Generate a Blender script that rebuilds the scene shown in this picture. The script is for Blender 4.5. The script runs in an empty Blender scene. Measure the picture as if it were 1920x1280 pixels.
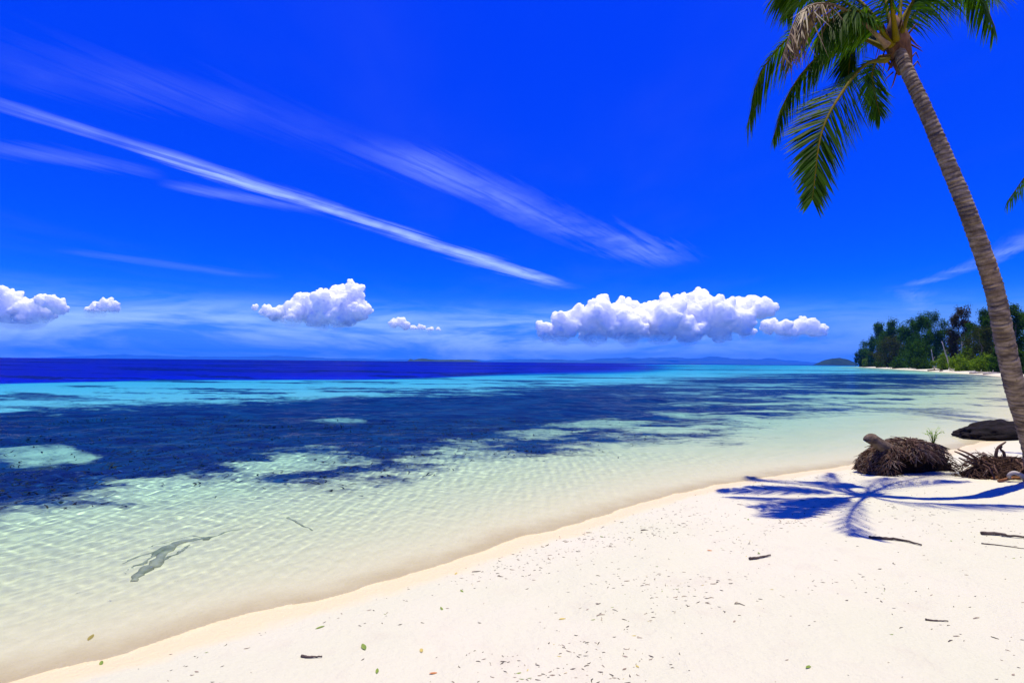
import bpy, bmesh, math, random
import numpy as np
from mathutils import Vector, Matrix
from mathutils import noise as mnoise

# ------------------------------------------------------------------ camera, sky, sun, exposure
sc = bpy.context.scene
COL = sc.collection
R = math.radians
CAM_H = 1.8
K = 10.0                               # scene units per metre (decimetres); lengths below are metres, scaled at the end
sc.unit_settings.system = 'METRIC'; sc.unit_settings.scale_length = 1.0 / K
cam_d = bpy.data.cameras.new('camera')
cam_d.lens = 18.0; cam_d.sensor_width = 36.0
cam_d.clip_start = 0.5; cam_d.clip_end = 2000000
cam = bpy.data.objects.new('camera', cam_d); COL.objects.link(cam)
CAM_M = Matrix.Rotation(R(90 + 2.27), 4, 'X') @ Matrix.Rotation(R(0.53), 4, 'Z')
CAM_M = Matrix.Translation((0, 0, CAM_H)) @ CAM_M
cam.matrix_world = Matrix.Translation((0, 0, CAM_H * (K - 1))) @ CAM_M
sc.camera = cam

SUN_DX, SUN_DY = 0.10, 0.02            # horizontal run towards the sun for one metre of height
SUN_EL = math.atan2(1.0, math.hypot(SUN_DX, SUN_DY))
SUN_AZ = math.atan2(SUN_DX, SUN_DY)    # clockwise from +Y
sun_l = bpy.data.lights.new('sun', 'SUN'); sun_l.energy = 4.6; sun_l.angle = R(0.5)
sun_l.color = (1.0, 0.92, 0.74)
sun_l.cycles.is_caustics_light = True
sun = bpy.data.objects.new('sun', sun_l); COL.objects.link(sun)
sun.location = (3, 3, 40)
sun.rotation_euler = Vector((-SUN_DX, -SUN_DY, -1)).to_track_quat('-Z', 'Y').to_euler()

world = bpy.data.worlds.new('World'); sc.world = world; world.use_nodes = True
sc.view_settings.view_transform = 'Standard'; sc.view_settings.look = 'None'
sc.view_settings.exposure = 0.4; sc.view_settings.gamma = 1.0
sc.view_settings.use_curve_mapping = False
sc.render.engine = 'CYCLES'
cy = sc.cycles
cy.use_denoising = True
cy.max_bounces = 10; cy.diffuse_bounces = 3; cy.glossy_bounces = 3; cy.transmission_bounces = 6
cy.volume_bounces = 2; cy.transparent_max_bounces = 24
cy.caustics_refractive = True; cy.caustics_reflective = False
cy.sample_clamp_indirect = 6.0


class NT:
    """small helper that writes node graphs"""
    def __init__(self, tree): self.t = tree
    def n(self, typ, **kw):
        nd = self.t.nodes.new('ShaderNode' + typ)
        for k, v in kw.items(): setattr(nd, k, v)
        return nd
    def put(self, sock, v):
        if isinstance(v, bpy.types.NodeSocket): self.t.links.new(v, sock)
        else:
            if hasattr(sock.default_value, '__len__') and not hasattr(v, '__len__'): v = (v, v, v)
            if hasattr(sock.default_value, '__len__') and len(sock.default_value) == 4 and len(v) == 3: v = (*v, 1)
            sock.default_value = v
    def m(self, op, a, b=None, c=None, clamp=False):
        nd = self.n('Math', operation=op, use_clamp=clamp)
        for i, v in enumerate((a, b, c)):
            if v is not None: self.put(nd.inputs[i], v)
        return nd.outputs[0]
    def vm(self, op, a, b=None):
        nd = self.n('VectorMath', operation=op)
        self.put(nd.inputs[0], a)
        if b is not None: self.put(nd.inputs[1], b)
        return nd.outputs['Vector']
    def comb(self, x, y, z):
        nd = self.n('CombineXYZ')
        for s, v in zip(nd.inputs, (x, y, z)): self.put(s, v)
        return nd.outputs[0]
    def sep(self, v):
        nd = self.n('SeparateXYZ'); self.put(nd.inputs[0], v); return nd.outputs
    def ss(self, v, lo, hi, a=0.0, b=1.0):
        nd = self.n('MapRange', interpolation_type='SMOOTHSTEP')
        for i, x in enumerate((v, lo, hi, a, b)): self.put(nd.inputs[i], x)
        return nd.outputs[0]
    def lin(self, v, lo, hi, a=0.0, b=1.0):
        nd = self.n('MapRange')
        for i, x in enumerate((v, lo, hi, a, b)): self.put(nd.inputs[i], x)
        return nd.outputs[0]
    def noise(self, vec, scale, detail=4, rough=0.55, dist=0.0):
        nd = self.n('TexNoise'); self.put(nd.inputs['Vector'], vec)
        for k, v in (('Scale', scale), ('Detail', detail), ('Roughness', rough), ('Distortion', dist)): self.put(nd.inputs[k], v)
        return nd.outputs[0]
    def mix(self, f, a, b, blend='MIX'):
        nd = self.n('Mix', data_type='RGBA', blend_type=blend)
        self.put(nd.inputs[0], f); self.put(nd.inputs[6], a); self.put(nd.inputs[7], b)
        return nd.outputs[2]
    def wpos(self):
        return self.vm('MULTIPLY', self.n('NewGeometry').outputs['Position'], (1 / K, 1 / K, 1 / K))
    def bump(self, h, strength, dist=1.0, normal=None):
        nd = self.n('Bump'); self.put(nd.inputs['Strength'], strength); self.put(nd.inputs['Distance'], dist * K)
        self.put(nd.inputs['Height'], h)
        if normal is not None: self.put(nd.inputs['Normal'], normal)
        return nd.outputs[0]


# sky: Nishita, saturated as in the photograph, with a high cirrus layer and thin low cloud
wt = NT(world.node_tree)
sky = wt.n('TexSky', sky_type='NISHITA', sun_disc=False)
sky.sun_elevation = SUN_EL; sky.sun_rotation = SUN_AZ
sky.air_density = 1.0; sky.dust_density = 0.3; sky.ozone_density = 2.0
sp = wt.n('SeparateColor'); world.node_tree.links.new(sky.outputs[0], sp.inputs[0])
r_, g_, b_ = sp.outputs
rb = wt.m('DIVIDE', r_, b_); gb = wt.m('DIVIDE', g_, b_)
b2_ = wt.m('MULTIPLY', wt.m('POWER', b_, 0.18), 4.6)
rr = wt.m('MULTIPLY', wt.m('MULTIPLY', wt.m('POWER', wt.m('MINIMUM', rb, 0.8), 3.0), 0.012), b2_)
gg = wt.m('MULTIPLY', wt.m('MULTIPLY', wt.m('POWER', wt.m('MINIMUM', gb, 0.86), 3.3), 0.36), b2_)
cc = wt.n('CombineColor')
for s_, v_ in zip(cc.inputs, (rr, gg, b2_)): wt.put(s_, v_)
dirv = wt.n('TexCoord').outputs['Generated']
dx, dy, dz = wt.sep(dirv)
zc = wt.m('MAXIMUM', dz, 0.015)
lu = wt.m('DIVIDE', dx, zc); lv = wt.m('DIVIDE', dy, zc)      # point on a flat cloud layer one unit up
warp = wt.m('SUBTRACT', wt.noise(wt.comb(lu, lv, 0), 0.45, 3), 0.5)


fl = wt.m('ADD', wt.m('MULTIPLY', lu, 0.54), wt.m('MULTIPLY', lv, 0.84))      # along and across the wind up there
fc = wt.m('SUBTRACT', wt.m('MULTIPLY', lu, 0.84), wt.m('MULTIPLY', lv, 0.54))
fib = wt.noise(wt.comb(wt.m('MULTIPLY', fl, 0.55), wt.m('MULTIPLY', fc, 7.0), 3.0), 1.0, 7, 0.70, 0.8)
lump = wt.noise(wt.comb(wt.m('MULTIPLY', fl, 1.3), wt.m('MULTIPLY', fc, 1.6), 8.0), 1.1, 4, 0.6)
tex_k = wt.m('MULTIPLY', wt.ss(lump, 0.3, 0.62, 0.25, 1.0), wt.ss(fib, 0.3, 0.66, 0.2, 1.0))
fib_o = wt.m('MULTIPLY', wt.m('SUBTRACT', fib, 0.5), 3.4)


def streak(ax, ay, bx, by, w0, w1, amp, bow):
    """one cirrus streak from A to B on the layer, with ragged edges and fibres along it"""
    L = math.hypot(bx - ax, by - ay); tx, ty = (bx - ax) / L, (by - ay) / L
    px_ = wt.m('SUBTRACT', lu, ax); py_ = wt.m('SUBTRACT', lv, ay)
    al = wt.m('ADD', wt.m('MULTIPLY', px_, tx), wt.m('MULTIPLY', py_, ty))
    ac = wt.m('SUBTRACT', wt.m('MULTIPLY', px_, ty), wt.m('MULTIPLY', py_, tx))
    t = wt.m('DIVIDE', al, L)
    tc = wt.m('MULTIPLY', t, wt.m('SUBTRACT', 1.0, t))
    ac = wt.m('ADD', ac, wt.m('MULTIPLY', tc, bow))
    ac = wt.m('ADD', ac, wt.m('MULTIPLY', warp, 0.9 * (w0 + w1)))
    wid = wt.lin(t, 0, 1, w0, w1)
    d = wt.m('DIVIDE', wt.m('ABSOLUTE', ac), wid)
    core = wt.ss(wt.m('ADD', d, fib_o), 1.05, 0.0)
    ends = wt.m('MULTIPLY', wt.ss(t, -0.06, 0.14), wt.ss(t, 1.03, 0.75))
    k = wt.m('MULTIPLY', wt.m('MULTIPLY', core, ends), tex_k)
    return wt.m('MULTIPLY', k, amp)


def layer(px, py):
    q = (669 + 0.0093 * px - py) / 960.0; p = (px - 960) / 960.0
    return p / q, 1.0 / q


S = []
for (a, b, w0, w1, amp, bow) in (
        ((-60, 172), (1075, 541), 0.12, 0.32, 0.85, 0.10),
        ((640, 262), (1270, 500), 0.22, 0.42, 0.30, -0.20),
        ((300, 150), (760, 310), 0.24, 0.26, 0.05, -0.1),
        ((-100, 80), (520, 215), 0.25, 0.22, 0.08, 0.0),
        ((-60, 268), (300, 325), 0.20, 0.14, 0.16, 0.0),
        ((300, 345), (660, 402), 0.14, 0.20, 0.24, 0.05),
        ((100, 470), (520, 520), 0.34, 0.34, 0.10, 0.0),
        ((2000, 420), (1690, 540), 0.20, 0.16, 0.34, -0.45),
        ((1690, 535), (1735, 590), 0.25, 0.30, 0.18, 0.0)):
    S.append(streak(*layer(*a), *layer(*b), w0, w1, amp, bow))
cir = S[0]
for s_ in S[1:]: cir = wt.m('MAXIMUM', cir, s_)
veil = wt.noise(wt.comb(wt.m('MULTIPLY', lu, 0.8), wt.m('MULTIPLY', lv, 0.35), 2.0), 0.5, 5, 0.6)
cir = wt.m('ADD', cir, wt.m('MULTIPLY', wt.ss(veil, 0.45, 0.8), 0.025), clamp=True)
# thin low cloud deck hanging over the horizon
az = wt.m('ARCTAN2', dx, dy)
lown = wt.noise(wt.comb(wt.m('MULTIPLY', az, 2.2), wt.m('MULTIPLY', dz, 12.0), 5.0), 1.6, 5, 0.62, 0.5)
lowb = wt.m('MULTIPLY', wt.m('MULTIPLY', wt.ss(dz, 0.125, 0.06), wt.ss(lown, 0.34, 0.62)), wt.ss(az, 0.75, -0.15, 0.35, 1.0))
lowm = wt.m('ADD', wt.m('MULTIPLY', lowb, 0.8), wt.m('MULTIPLY', wt.ss(dz, 0.15, 0.0), 0.16), clamp=True)
base_sky = cc.outputs[0]
c1 = wt.mix(lowm, base_sky, (3.0, 4.7, 6.9))
c2 = wt.mix(cir, c1, (4.4, 5.9, 7.2))
bg = world.node_tree.nodes['Background']
wt.put(bg.inputs[0], c2); bg.inputs[1].default_value = 0.122
world.cycles.sampling_method = 'MANUAL'; world.cycles.sample_map_resolution = 256

# ------------------------------------------------------------------ helpers
def ray_px(px, py):
    v = Vector(((px - 960) / 960.0, (640 - py) / 960.0, -1.0))
    return (CAM_M.to_3x3() @ v)


def at(px, py, D):
    """world point seen at a photo pixel at depth D along +Y"""
    r = ray_px(px, py); t = D / r.y
    return Vector((0, 0, CAM_H)) + r * t


def on_z(px, py, z=0.0):
    r = ray_px(px, py); t = (z - CAM_H) / r.z
    return Vector((0, 0, CAM_H)) + r * t


def hash2(ix, iy, seed):
    h = (ix.astype(np.int64) * 374761393 + iy.astype(np.int64) * 668265263 + seed * 1442695041) & 0xffffffff
    h = ((h ^ (h >> 13)) * 1274126177) & 0xffffffff
    return ((h ^ (h >> 16)) & 0xffffff) / float(0xffffff)


def vnoise(x, y, seed=0):
    ix = np.floor(x); iy = np.floor(y); fx = x - ix; fy = y - iy
    fx = fx * fx * fx * (fx * (fx * 6 - 15) + 10); fy = fy * fy * fy * (fy * (fy * 6 - 15) + 10)
    a = hash2(ix, iy, seed); b = hash2(ix + 1, iy, seed); c = hash2(ix, iy + 1, seed); d = hash2(ix + 1, iy + 1, seed)
    return (a * (1 - fx) + b * fx) * (1 - fy) + (c * (1 - fx) + d * fx) * fy


def fbm(x, y, octv=4, seed=0, gain=0.5):
    s = 0; a = 1; n = 0
    for i in range(octv):
        s = s + a * vnoise(x * 2 ** i + 17.3 * i, y * 2 ** i - 9.1 * i, seed + i); n += a; a *= gain
    return s / n


def sstep(x, a, b):
    t = np.clip((x - a) / (b - a), 0, 1); return t * t * (3 - 2 * t)


def chaikin(p, n=2):
    p = np.array(p, float)
    for _ in range(n):
        q = 0.75 * p[:-1] + 0.25 * p[1:]; r = 0.25 * p[:-1] + 0.75 * p[1:]
        p = np.vstack([p[:1], np.stack([q, r], 1).reshape(-1, 2), p[-1:]])
    return p


def seg_dist(x, y, P, closed=False):
    d = np.full(x.shape, 1e18)
    Q = np.vstack([P, P[:1]]) if closed else P
    for (ax, ay), (bx, by) in zip(Q[:-1], Q[1:]):
        vx, vy = bx - ax, by - ay; L = vx * vx + vy * vy + 1e-12
        t = np.clip(((x - ax) * vx + (y - ay) * vy) / L, 0, 1)
        d = np.minimum(d, (x - ax - t * vx) ** 2 + (y - ay - t * vy) ** 2)
    return np.sqrt(d)


def inside(x, y, P):
    r = np.zeros(x.shape, bool)
    Q = np.vstack([P, P[:1]])
    for (ax, ay), (bx, by) in zip(Q[:-1], Q[1:]):
        if ay == by: continue
        c = ((ay > y) != (by > y)) & (x < (bx - ax) * (y - ay) / (by - ay) + ax)
        r ^= c
    return r


def mesh_np(name, verts, faces, smooth=True):
    """faces: (n,3) or (n,4) int array"""
    me = bpy.data.meshes.new(name)
    verts = np.asarray(verts, np.float32); faces = np.asarray(faces, np.int32)
    k = faces.shape[1]
    me.vertices.add(len(verts)); me.vertices.foreach_set('co', verts.ravel())
    me.loops.add(faces.size); me.loops.foreach_set('vertex_index', faces.ravel())
    me.polygons.add(len(faces))
    me.polygons.foreach_set('loop_start', np.arange(0, faces.size, k, dtype=np.int32))
    me.polygons.foreach_set('use_smooth', np.full(len(faces), smooth))
    me.update(calc_edges=True)
    return me


def link(name, me, mat=None, parent=None, loc=None):
    o = bpy.data.objects.new(name, me); COL.objects.link(o)
    if mat is not None and me is not None: me.materials.clear(); me.materials.append(mat)
    if parent is not None: o.parent = parent
    if loc is not None: o.location = loc
    return o


def tag(o, label=None, cat=None, group=None, kind=None):
    for k, v in (('label', label), ('category', cat), ('group', group), ('kind', kind)):
        if v: o[k] = v
    return o


def empty(name, loc=(0, 0, 0)):
    o = bpy.data.objects.new(name, None); COL.objects.link(o); o.location = loc; o.empty_display_size = 0.2
    return o


class Geo:
    """collects triangles and quads of one mesh"""
    def __init__(self): self.v = []; self.f = []
    def add(self, vs, fs):
        n = len(self.v); self.v.extend(vs); self.f.extend([tuple(i + n for i in f) for f in fs])
    def tube(self, pts, radii, seg=8, cap=True, twist=None):
        pts = [Vector(p) for p in pts]; n = len(self.v)
        T0 = (pts[1] - pts[0]).normalized()
        ref = Vector((0, 0, 1)) if abs(T0.z) < 0.9 else Vector((1, 0, 0))
        N = T0.cross(ref).normalized()
        for i, p in enumerate(pts):
            T = (pts[min(i + 1, len(pts) - 1)] - pts[max(i - 1, 0)]).normalized()
            N = (N - T * N.dot(T)).normalized(); B = T.cross(N)
            for k in range(seg):
                a = 2 * math.pi * k / seg
                self.v.append(tuple(p + (N * math.cos(a) + B * math.sin(a)) * radii[i]))
        for i in range(len(pts) - 1):
            for k in range(seg):
                a = n + i * seg + k; b = n + i * seg + (k + 1) % seg
                self.f.append((a, b, b + seg, a + seg))
        if cap:
            self.f.append(tuple(n + k for k in reversed(range(seg))))
            self.f.append(tuple(n + (len(pts) - 1) * seg + k for k in range(seg)))
    def build(self, name, mat, parent=None, smooth=True, loc=None, rel=None):
        vs = self.v
        if rel is not None: vs = [(x - rel[0], y - rel[1], z - rel[2]) for x, y, z in vs]
        me = bpy.data.meshes.new(name); me.from_pydata(vs, [], self.f); me.update()
        me.polygons.foreach_set('use_smooth', [smooth] * len(me.polygons))
        return link(name, me, mat, parent, loc)


def catmull(P, n):
    P = [Vector(p) for p in P]; out = []
    Q = [P[0] * 2 - P[1]] + P + [P[-1] * 2 - P[-2]]
    m = len(P) - 1
    for i in range(n):
        u = i / (n - 1) * m; k = min(int(u), m - 1); t = u - k
        a, b, c, d = Q[k:k + 4]
        out.append(0.5 * ((2 * b) + (c - a) * t + (2 * a - 5 * b + 4 * c - d) * t * t + (3 * b - a - 3 * c + d) * t ** 3))
    return out


def new_mat(name):
    m = bpy.data.materials.new(name); m.use_nodes = True
    t = NT(m.node_tree)
    return m, t, m.node_tree.nodes['Principled BSDF'], m.node_tree.nodes['Material Output']


def simple_mat(name, c1, c2, scale=8.0, rough=0.8, bumpd=0.0, spec=0.3, detail=4, bscale=None, coord='Object', stretch=(1, 1, 1)):
    m, t, p, out = new_mat(name)
    co = t.vm('MULTIPLY', t.n('TexCoord').outputs[coord], stretch)
    f = t.noise(co, scale, detail)
    t.put(p.inputs['Base Color'], t.mix(t.ss(f, 0.3, 0.7), c1, c2))
    p.inputs['Roughness'].default_value = rough
    p.inputs['Specular IOR Level'].default_value = spec
    if bumpd: t.put(p.inputs['Normal'], t.bump(t.noise(co, bscale or scale * 2, 5, 0.65), 1.0, bumpd))
    return m


# ------------------------------------------------------------------ the shore: maps of the place
SHORE = chaikin([(-3000, -1300), (-400, -170), (-60, -25), (-15, -4.2), (-6, 0.6), (-2.6, 2.95), (-1.07, 4.0), (0.22, 5.25), (2.6, 7.35),
                 (4.7, 8.5), (6.0, 9.1), (8.5, 10.2), (11.4, 12.2), (16.4, 16.2), (24.4, 24), (40.5, 40.5), (87, 89), (118, 136),
                 (170, 221), (234, 330), (322, 472), (338, 498), (362, 512), (400, 500), (460, 460), (900, 380), (4000, 200)], 2)
LAND = np.vstack([SHORE, [(4000, -6000), (-3000, -6000)]])
EDGE = chaikin([(-3000, -1200), (-400, -110), (-80, 2), (-36, 35), (-22, 45), (0, 62), (30, 105), (82, 233), (130, 420),
                (230, 700), (420, 900), (900, 1000), (4000, 1100)], 2)
SHELF = np.vstack([EDGE, [(4000, -6000), (-3000, -6000)]])
GRASS_PX = [(-2600, 1500), (-600, 1130), (-200, 1010), (0, 962), (200, 928), (330, 912), (420, 890), (520, 905), (610, 918), (770, 890), (840, 852),
            (900, 842), (960, 856), (1040, 852), (1180, 835), (1340, 832), (1375, 802), (1290, 786), (1520, 785), (1570, 768),
            (1490, 758), (1600, 750), (1690, 741), (1835, 723), (1800, 707), (1640, 700), (1500, 703), (1300, 712), (1150, 722),
            (900, 736), (600, 748), (300, 760), (100, 770), (0, 774), (-300, 790), (-1200, 860), (-3000, 960)]


def logc(x, y):
    """bearing and log distance: patches of weed grow with distance from the near shore"""
    yy = np.maximum(y, 0.8)
    return x / yy, np.log(yy)


GRASS = np.array([logc(np.array(p.x), np.array(p.y)) for p in (on_z(a, b, -0.12) for a, b in GRASS_PX)], float)
HOLES_PX = [(55, 856, 95, 12), (575, 868, 75, 22), (490, 880, 60, 14), (630, 790, 60, 4), (250, 905, 70, 8), (1120, 800, 80, 9), (1010, 815, 60, 8),
            (1290, 741, 120, 3.5), (1560, 745, 130, 3), (1240, 812, 60, 6), (690, 872, 40, 10)]


def shore_sd(x, y):
    d = seg_dist(x, y, SHORE)
    return np.where(inside(x, y, LAND), d, -d)


def grass_mask(x, y):
    u, v = logc(x, y)
    nz = fbm(u * 4.5, v * 9, 5, 3, 0.6) - 0.5
    n2 = fbm(u * 16, v * 30, 4, 9, 0.6) - 0.5
    d = seg_dist(u, v, GRASS, True)
    s = np.where(inside(u, v, GRASS), d, -d)
    s = s + nz * 0.24 + n2 * 0.17
    g = sstep(s, -0.16, 0.13)
    g = g * (1 - sstep(u, 0.05, 0.55) * (0.08 + 0.6 * sstep(fbm(u * 6 + 3, v * 17, 4, 63, 0.6), 0.52, 0.70)))     # thins out to the right
    # sandy openings
    for (cx, cyy, rx, ry) in HOLES_PX:
        p = on_z(cx, cyy, -0.12); q = on_z(cx, cyy + ry, -0.12)
        cu, cv = p.x / p.y, math.log(p.y); ru = rx / 960; rv = abs(cv - math.log(q.y))
        e = np.sqrt(((u - cu) / ru) ** 2 + ((v - cv - (u - cu) * 0.10) / rv) ** 2) + nz * 1.4 + n2 * 1.6
        g = g * (1 - 0.62 * sstep(e, 1.7, 0.4))
    # broken weed further out on the reef flat and in the bay
    far = sstep(v, math.log(12), math.log(30))
    st = fbm(u * 5 + v * 2, v * 15, 5, 21, 0.62)
    g = np.maximum(g, far * 0.8 * sstep(st, 0.46, 0.66) * (y > 0))
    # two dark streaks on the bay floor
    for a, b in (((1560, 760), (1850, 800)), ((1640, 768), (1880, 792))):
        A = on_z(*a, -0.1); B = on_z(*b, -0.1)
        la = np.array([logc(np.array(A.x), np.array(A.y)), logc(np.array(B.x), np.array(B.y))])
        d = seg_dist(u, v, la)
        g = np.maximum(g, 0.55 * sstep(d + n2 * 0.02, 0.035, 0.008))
    return np.where(y > 0.8, g, 0.0)


def terrain_z(x, y, sd=None, detail=True):
    if sd is None: sd = shore_sd(x, y)
    land = 0.52 * (1 - np.exp(-np.maximum(sd, 0) / 5.2)) + 0.012 * np.clip(sd, 0, 150) + 0.02 * np.clip(sd - 60, 0, 400)
    w = np.maximum(-sd, 0)
    sea = 0.58 * (1 - np.exp(-w / 7.2)) + 0.021 * np.minimum(np.maximum(w - 3, 0), 60)
    de = seg_dist(x, y, EDGE); e = np.where(inside(x, y, SHELF), -de, de)
    dist = np.hypot(x, y)
    wd = 3 + 0.17 * dist
    e = e + (fbm(x / (4 + 0.2 * dist), y / (4 + 0.2 * dist), 3, 5) - 0.5) * wd * 0.8
    sea = sea + 28 * sstep(e, -0.25 * wd, 1.6 * wd) ** 1.6
    z = np.where(sd > 0, land, -sea)
    if detail:
        amp = 0.25 + 0.75 * sstep(sd, 0.0, 1.5) + 0.35 * sstep(-sd, 1.2, 4.0)
        near = 1 - sstep(dist, 30, 80)
        z = z + near * amp * ((fbm(x * 1.1, y * 1.1, 4, 31) - 0.5) * 0.07 + (fbm(x * 5, y * 5, 3, 41) - 0.5) * 0.016)
        # small ribs left by the waves on the bed
        rib = np.sin((-0.65 * x + 0.76 * y) * 26 + 5 * fbm(x * 1.3, y * 1.3, 2, 55))
        z = z + near * np.where(sd < 0, 0.006, 0.0) * rib * sstep(-sd, 0.3, 1.5)
    return z


def ground(px, py):
    """point of the ground seen at a photo pixel"""
    z = 0.2
    for _ in range(8):
        p = on_z(px, py, z)
        z = float(terrain_z(np.array([p.x]), np.array([p.y]))[0])
    return Vector((p.x, p.y, z))


def zt(x, y): return float(terrain_z(np.array([x], float), np.array([y], float))[0])


class Polar:
    """polar sheet around the photographer's feet: fine in view, coarse behind"""
    def __init__(self, cols, back, g1, g2, g3):
        th = np.concatenate([np.radians(np.linspace(-52, 52, cols)), np.radians(np.linspace(52, 308, back))[1:-1]])
        rad = [0.25]
        while rad[-1] < 13000:
            d = rad[-1]
            rad.append(d * (1.05 if d < 2.2 else g1 if d < 11 else g2 if d < 28 else g3 if d < 700 else 1.07))
        rad = np.array(rad); n, m = len(th), len(rad)
        RR, TT = np.meshgrid(rad, th, indexing='ij')
        self.x = (RR * np.sin(TT)).ravel(); self.y = (RR * np.cos(TT)).ravel()
        i = np.arange(m - 1)[:, None] * n; j = np.arange(n)[None, :]; j2 = (j + 1) % n
        self.q = np.stack([i + j, i + n + j, i + n + j2, i + j2], -1).reshape(-1, 4)[:, ::-1]
        self.cell = np.maximum(RR * np.radians(104) / cols, np.gradient(rad)[:, None] * np.ones_like(RR)).ravel()
        self.n = n
    def mesh(self, name, z, mask=None):
        v = np.stack([self.x, self.y, z - (self.x ** 2 + self.y ** 2) / 12.74e6], 1); q = self.q; used = None   # the sea curves away
        if mask is not None:
            q = q[mask[q].all(1)]
            used = np.unique(q); remap = np.full(len(v), -1); remap[used] = np.arange(len(used))
            v = v[used]; q = remap[q]
        return mesh_np(name, v, q), used


# sand and sea bed in one sheet
G = Polar(520, 80, 1.0085, 1.0095, 1.018)
SD = shore_sd(G.x, G.y); TZ = terrain_z(G.x, G.y, SD)
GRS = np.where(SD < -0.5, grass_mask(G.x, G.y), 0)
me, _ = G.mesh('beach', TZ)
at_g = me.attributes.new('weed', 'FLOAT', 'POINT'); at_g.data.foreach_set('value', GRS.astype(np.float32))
at_l = me.attributes.new('inland', 'FLOAT', 'POINT'); at_l.data.foreach_set('value', SD.astype(np.float32))
m_sand, t, p, out = new_mat('coral_sand')
pos = t.wpos()
px_, py_, pz_ = t.sep(pos)
n_big = t.noise(pos, 0.55, 4); n_mid = t.noise(pos, 4.0, 5, 0.6); n_fin = t.noise(pos, 160.0, 4, 0.7)
col = t.mix(t.ss(n_big, 0.35, 0.65), (0.565, 0.55, 0.375), (0.595, 0.56, 0.40))
col = t.mix(t.m('MULTIPLY', t.ss(n_mid, 0.52, 0.75), 0.25), col, (0.50, 0.43, 0.32))
col = t.mix(t.m('MULTIPLY', t.ss(n_fin, 0.62, 0.78), 0.5), col, (0.34, 0.29, 0.22))
wetn = t.m('ADD', pz_, t.m('MULTIPLY', t.m('SUBTRACT', n_mid, 0.5), 0.03))
col = t.mix(t.ss(pz_, 0.004, -0.012), col, t.mix(t.ss(pz_, -0.45, -1.1), t.mix(t.ss(pz_, -0.02, -0.22), (0.95, 0.86, 0.54), (0.80, 0.765, 0.46)), (0.78, 0.80, 0.72)))
wet = t.m('MULTIPLY', t.ss(wetn, 0.030, 0.006), t.ss(wetn, -0.05, 0.0))
col = t.mix(wet, col, (0.68, 0.56, 0.31))
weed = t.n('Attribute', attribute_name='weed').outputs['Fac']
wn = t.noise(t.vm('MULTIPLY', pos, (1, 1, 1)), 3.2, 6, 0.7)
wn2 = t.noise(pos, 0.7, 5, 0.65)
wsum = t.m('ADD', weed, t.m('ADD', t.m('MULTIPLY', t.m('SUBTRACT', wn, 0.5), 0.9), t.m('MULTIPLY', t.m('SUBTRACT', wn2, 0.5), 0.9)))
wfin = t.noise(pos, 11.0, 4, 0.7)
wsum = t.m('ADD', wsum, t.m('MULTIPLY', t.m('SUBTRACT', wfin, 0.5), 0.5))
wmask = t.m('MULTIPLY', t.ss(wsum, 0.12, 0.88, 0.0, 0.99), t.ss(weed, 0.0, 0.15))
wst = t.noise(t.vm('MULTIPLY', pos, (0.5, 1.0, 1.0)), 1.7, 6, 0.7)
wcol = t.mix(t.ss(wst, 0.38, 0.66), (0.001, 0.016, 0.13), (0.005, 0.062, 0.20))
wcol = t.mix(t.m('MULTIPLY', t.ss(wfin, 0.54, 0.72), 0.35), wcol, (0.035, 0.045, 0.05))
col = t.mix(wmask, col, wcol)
inl = t.n('Attribute', attribute_name='inland').outputs['Fac']
soil = t.ss(t.m('ADD', inl, t.m('MULTIPLY', n_big, 10)), 14, 22)
far_ = t.ss(t.n('CameraData').outputs['View Distance'], 1e6, 2e6)
col = t.mix(t.m('MULTIPLY', soil, t.ss(py_, 25, 45)), col, (0.05, 0.055, 0.02))
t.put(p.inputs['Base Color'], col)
t.put(p.inputs['Roughness'], t.lin(wet, 0, 1, 0.9, 0.45))
p.inputs['Specular IOR Level'].default_value = 0.2
hgt = t.m('ADD', t.m('MULTIPLY', n_fin, 0.0035), t.m('MULTIPLY', t.noise(pos, 22.0, 5, 0.65), 0.022))
t.put(p.inputs['Normal'], t.bump(hgt, 0.8, 1.0))
for nd in [n for n in m_sand.node_tree.nodes if n.bl_idname == 'ShaderNodeCameraData']: m_sand.node_tree.nodes.remove(nd)
beach = tag(link('beach', me, m_sand), 'white coral sand beach running under the clear sea', 'beach', kind='structure')
beach.cycles.is_caustics_receiver = True

# water sheet with real ripples; wavelength limited by the local mesh size
rng = np.random.default_rng(4)
G = Polar(980, 60, 1.0027, 1.0060, 1.018)
SD = shore_sd(G.x, G.y); TZ = terrain_z(G.x, G.y, SD)
depth = np.maximum(-TZ, 0)
damp = sstep(depth, 0.0, 0.25) * 0.7 + 0.3 * sstep(depth, 0.01, 0.06)
W = np.zeros_like(G.x)
wx = G.x + (fbm(G.x * 0.25, G.y * 0.25, 2, 71) - 0.5) * 2.4; wy = G.y + (fbm(G.x * 0.25, G.y * 0.25, 2, 73) - 0.5) * 2.4
patch = 0.55 + 0.9 * fbm(G.x * 0.12, G.y * 0.12, 3, 77)
for k in range(30):                     # short isotropic ripples: these focus the sunlight into a net on the bed
    lam = 0.075 * (0.36 / 0.075) ** (k / 29.0); a = rng.uniform(0, 2 * math.pi); kk = 2 * math.pi / lam
    att = sstep(lam / G.cell, 3.0, 6.0)
    W += att * 0.034 / kk * np.sin(kk * (math.cos(a) * G.x + math.sin(a) * G.y) + rng.uniform(0, 6.28) + 1.5 * (wx - G.x))
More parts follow.
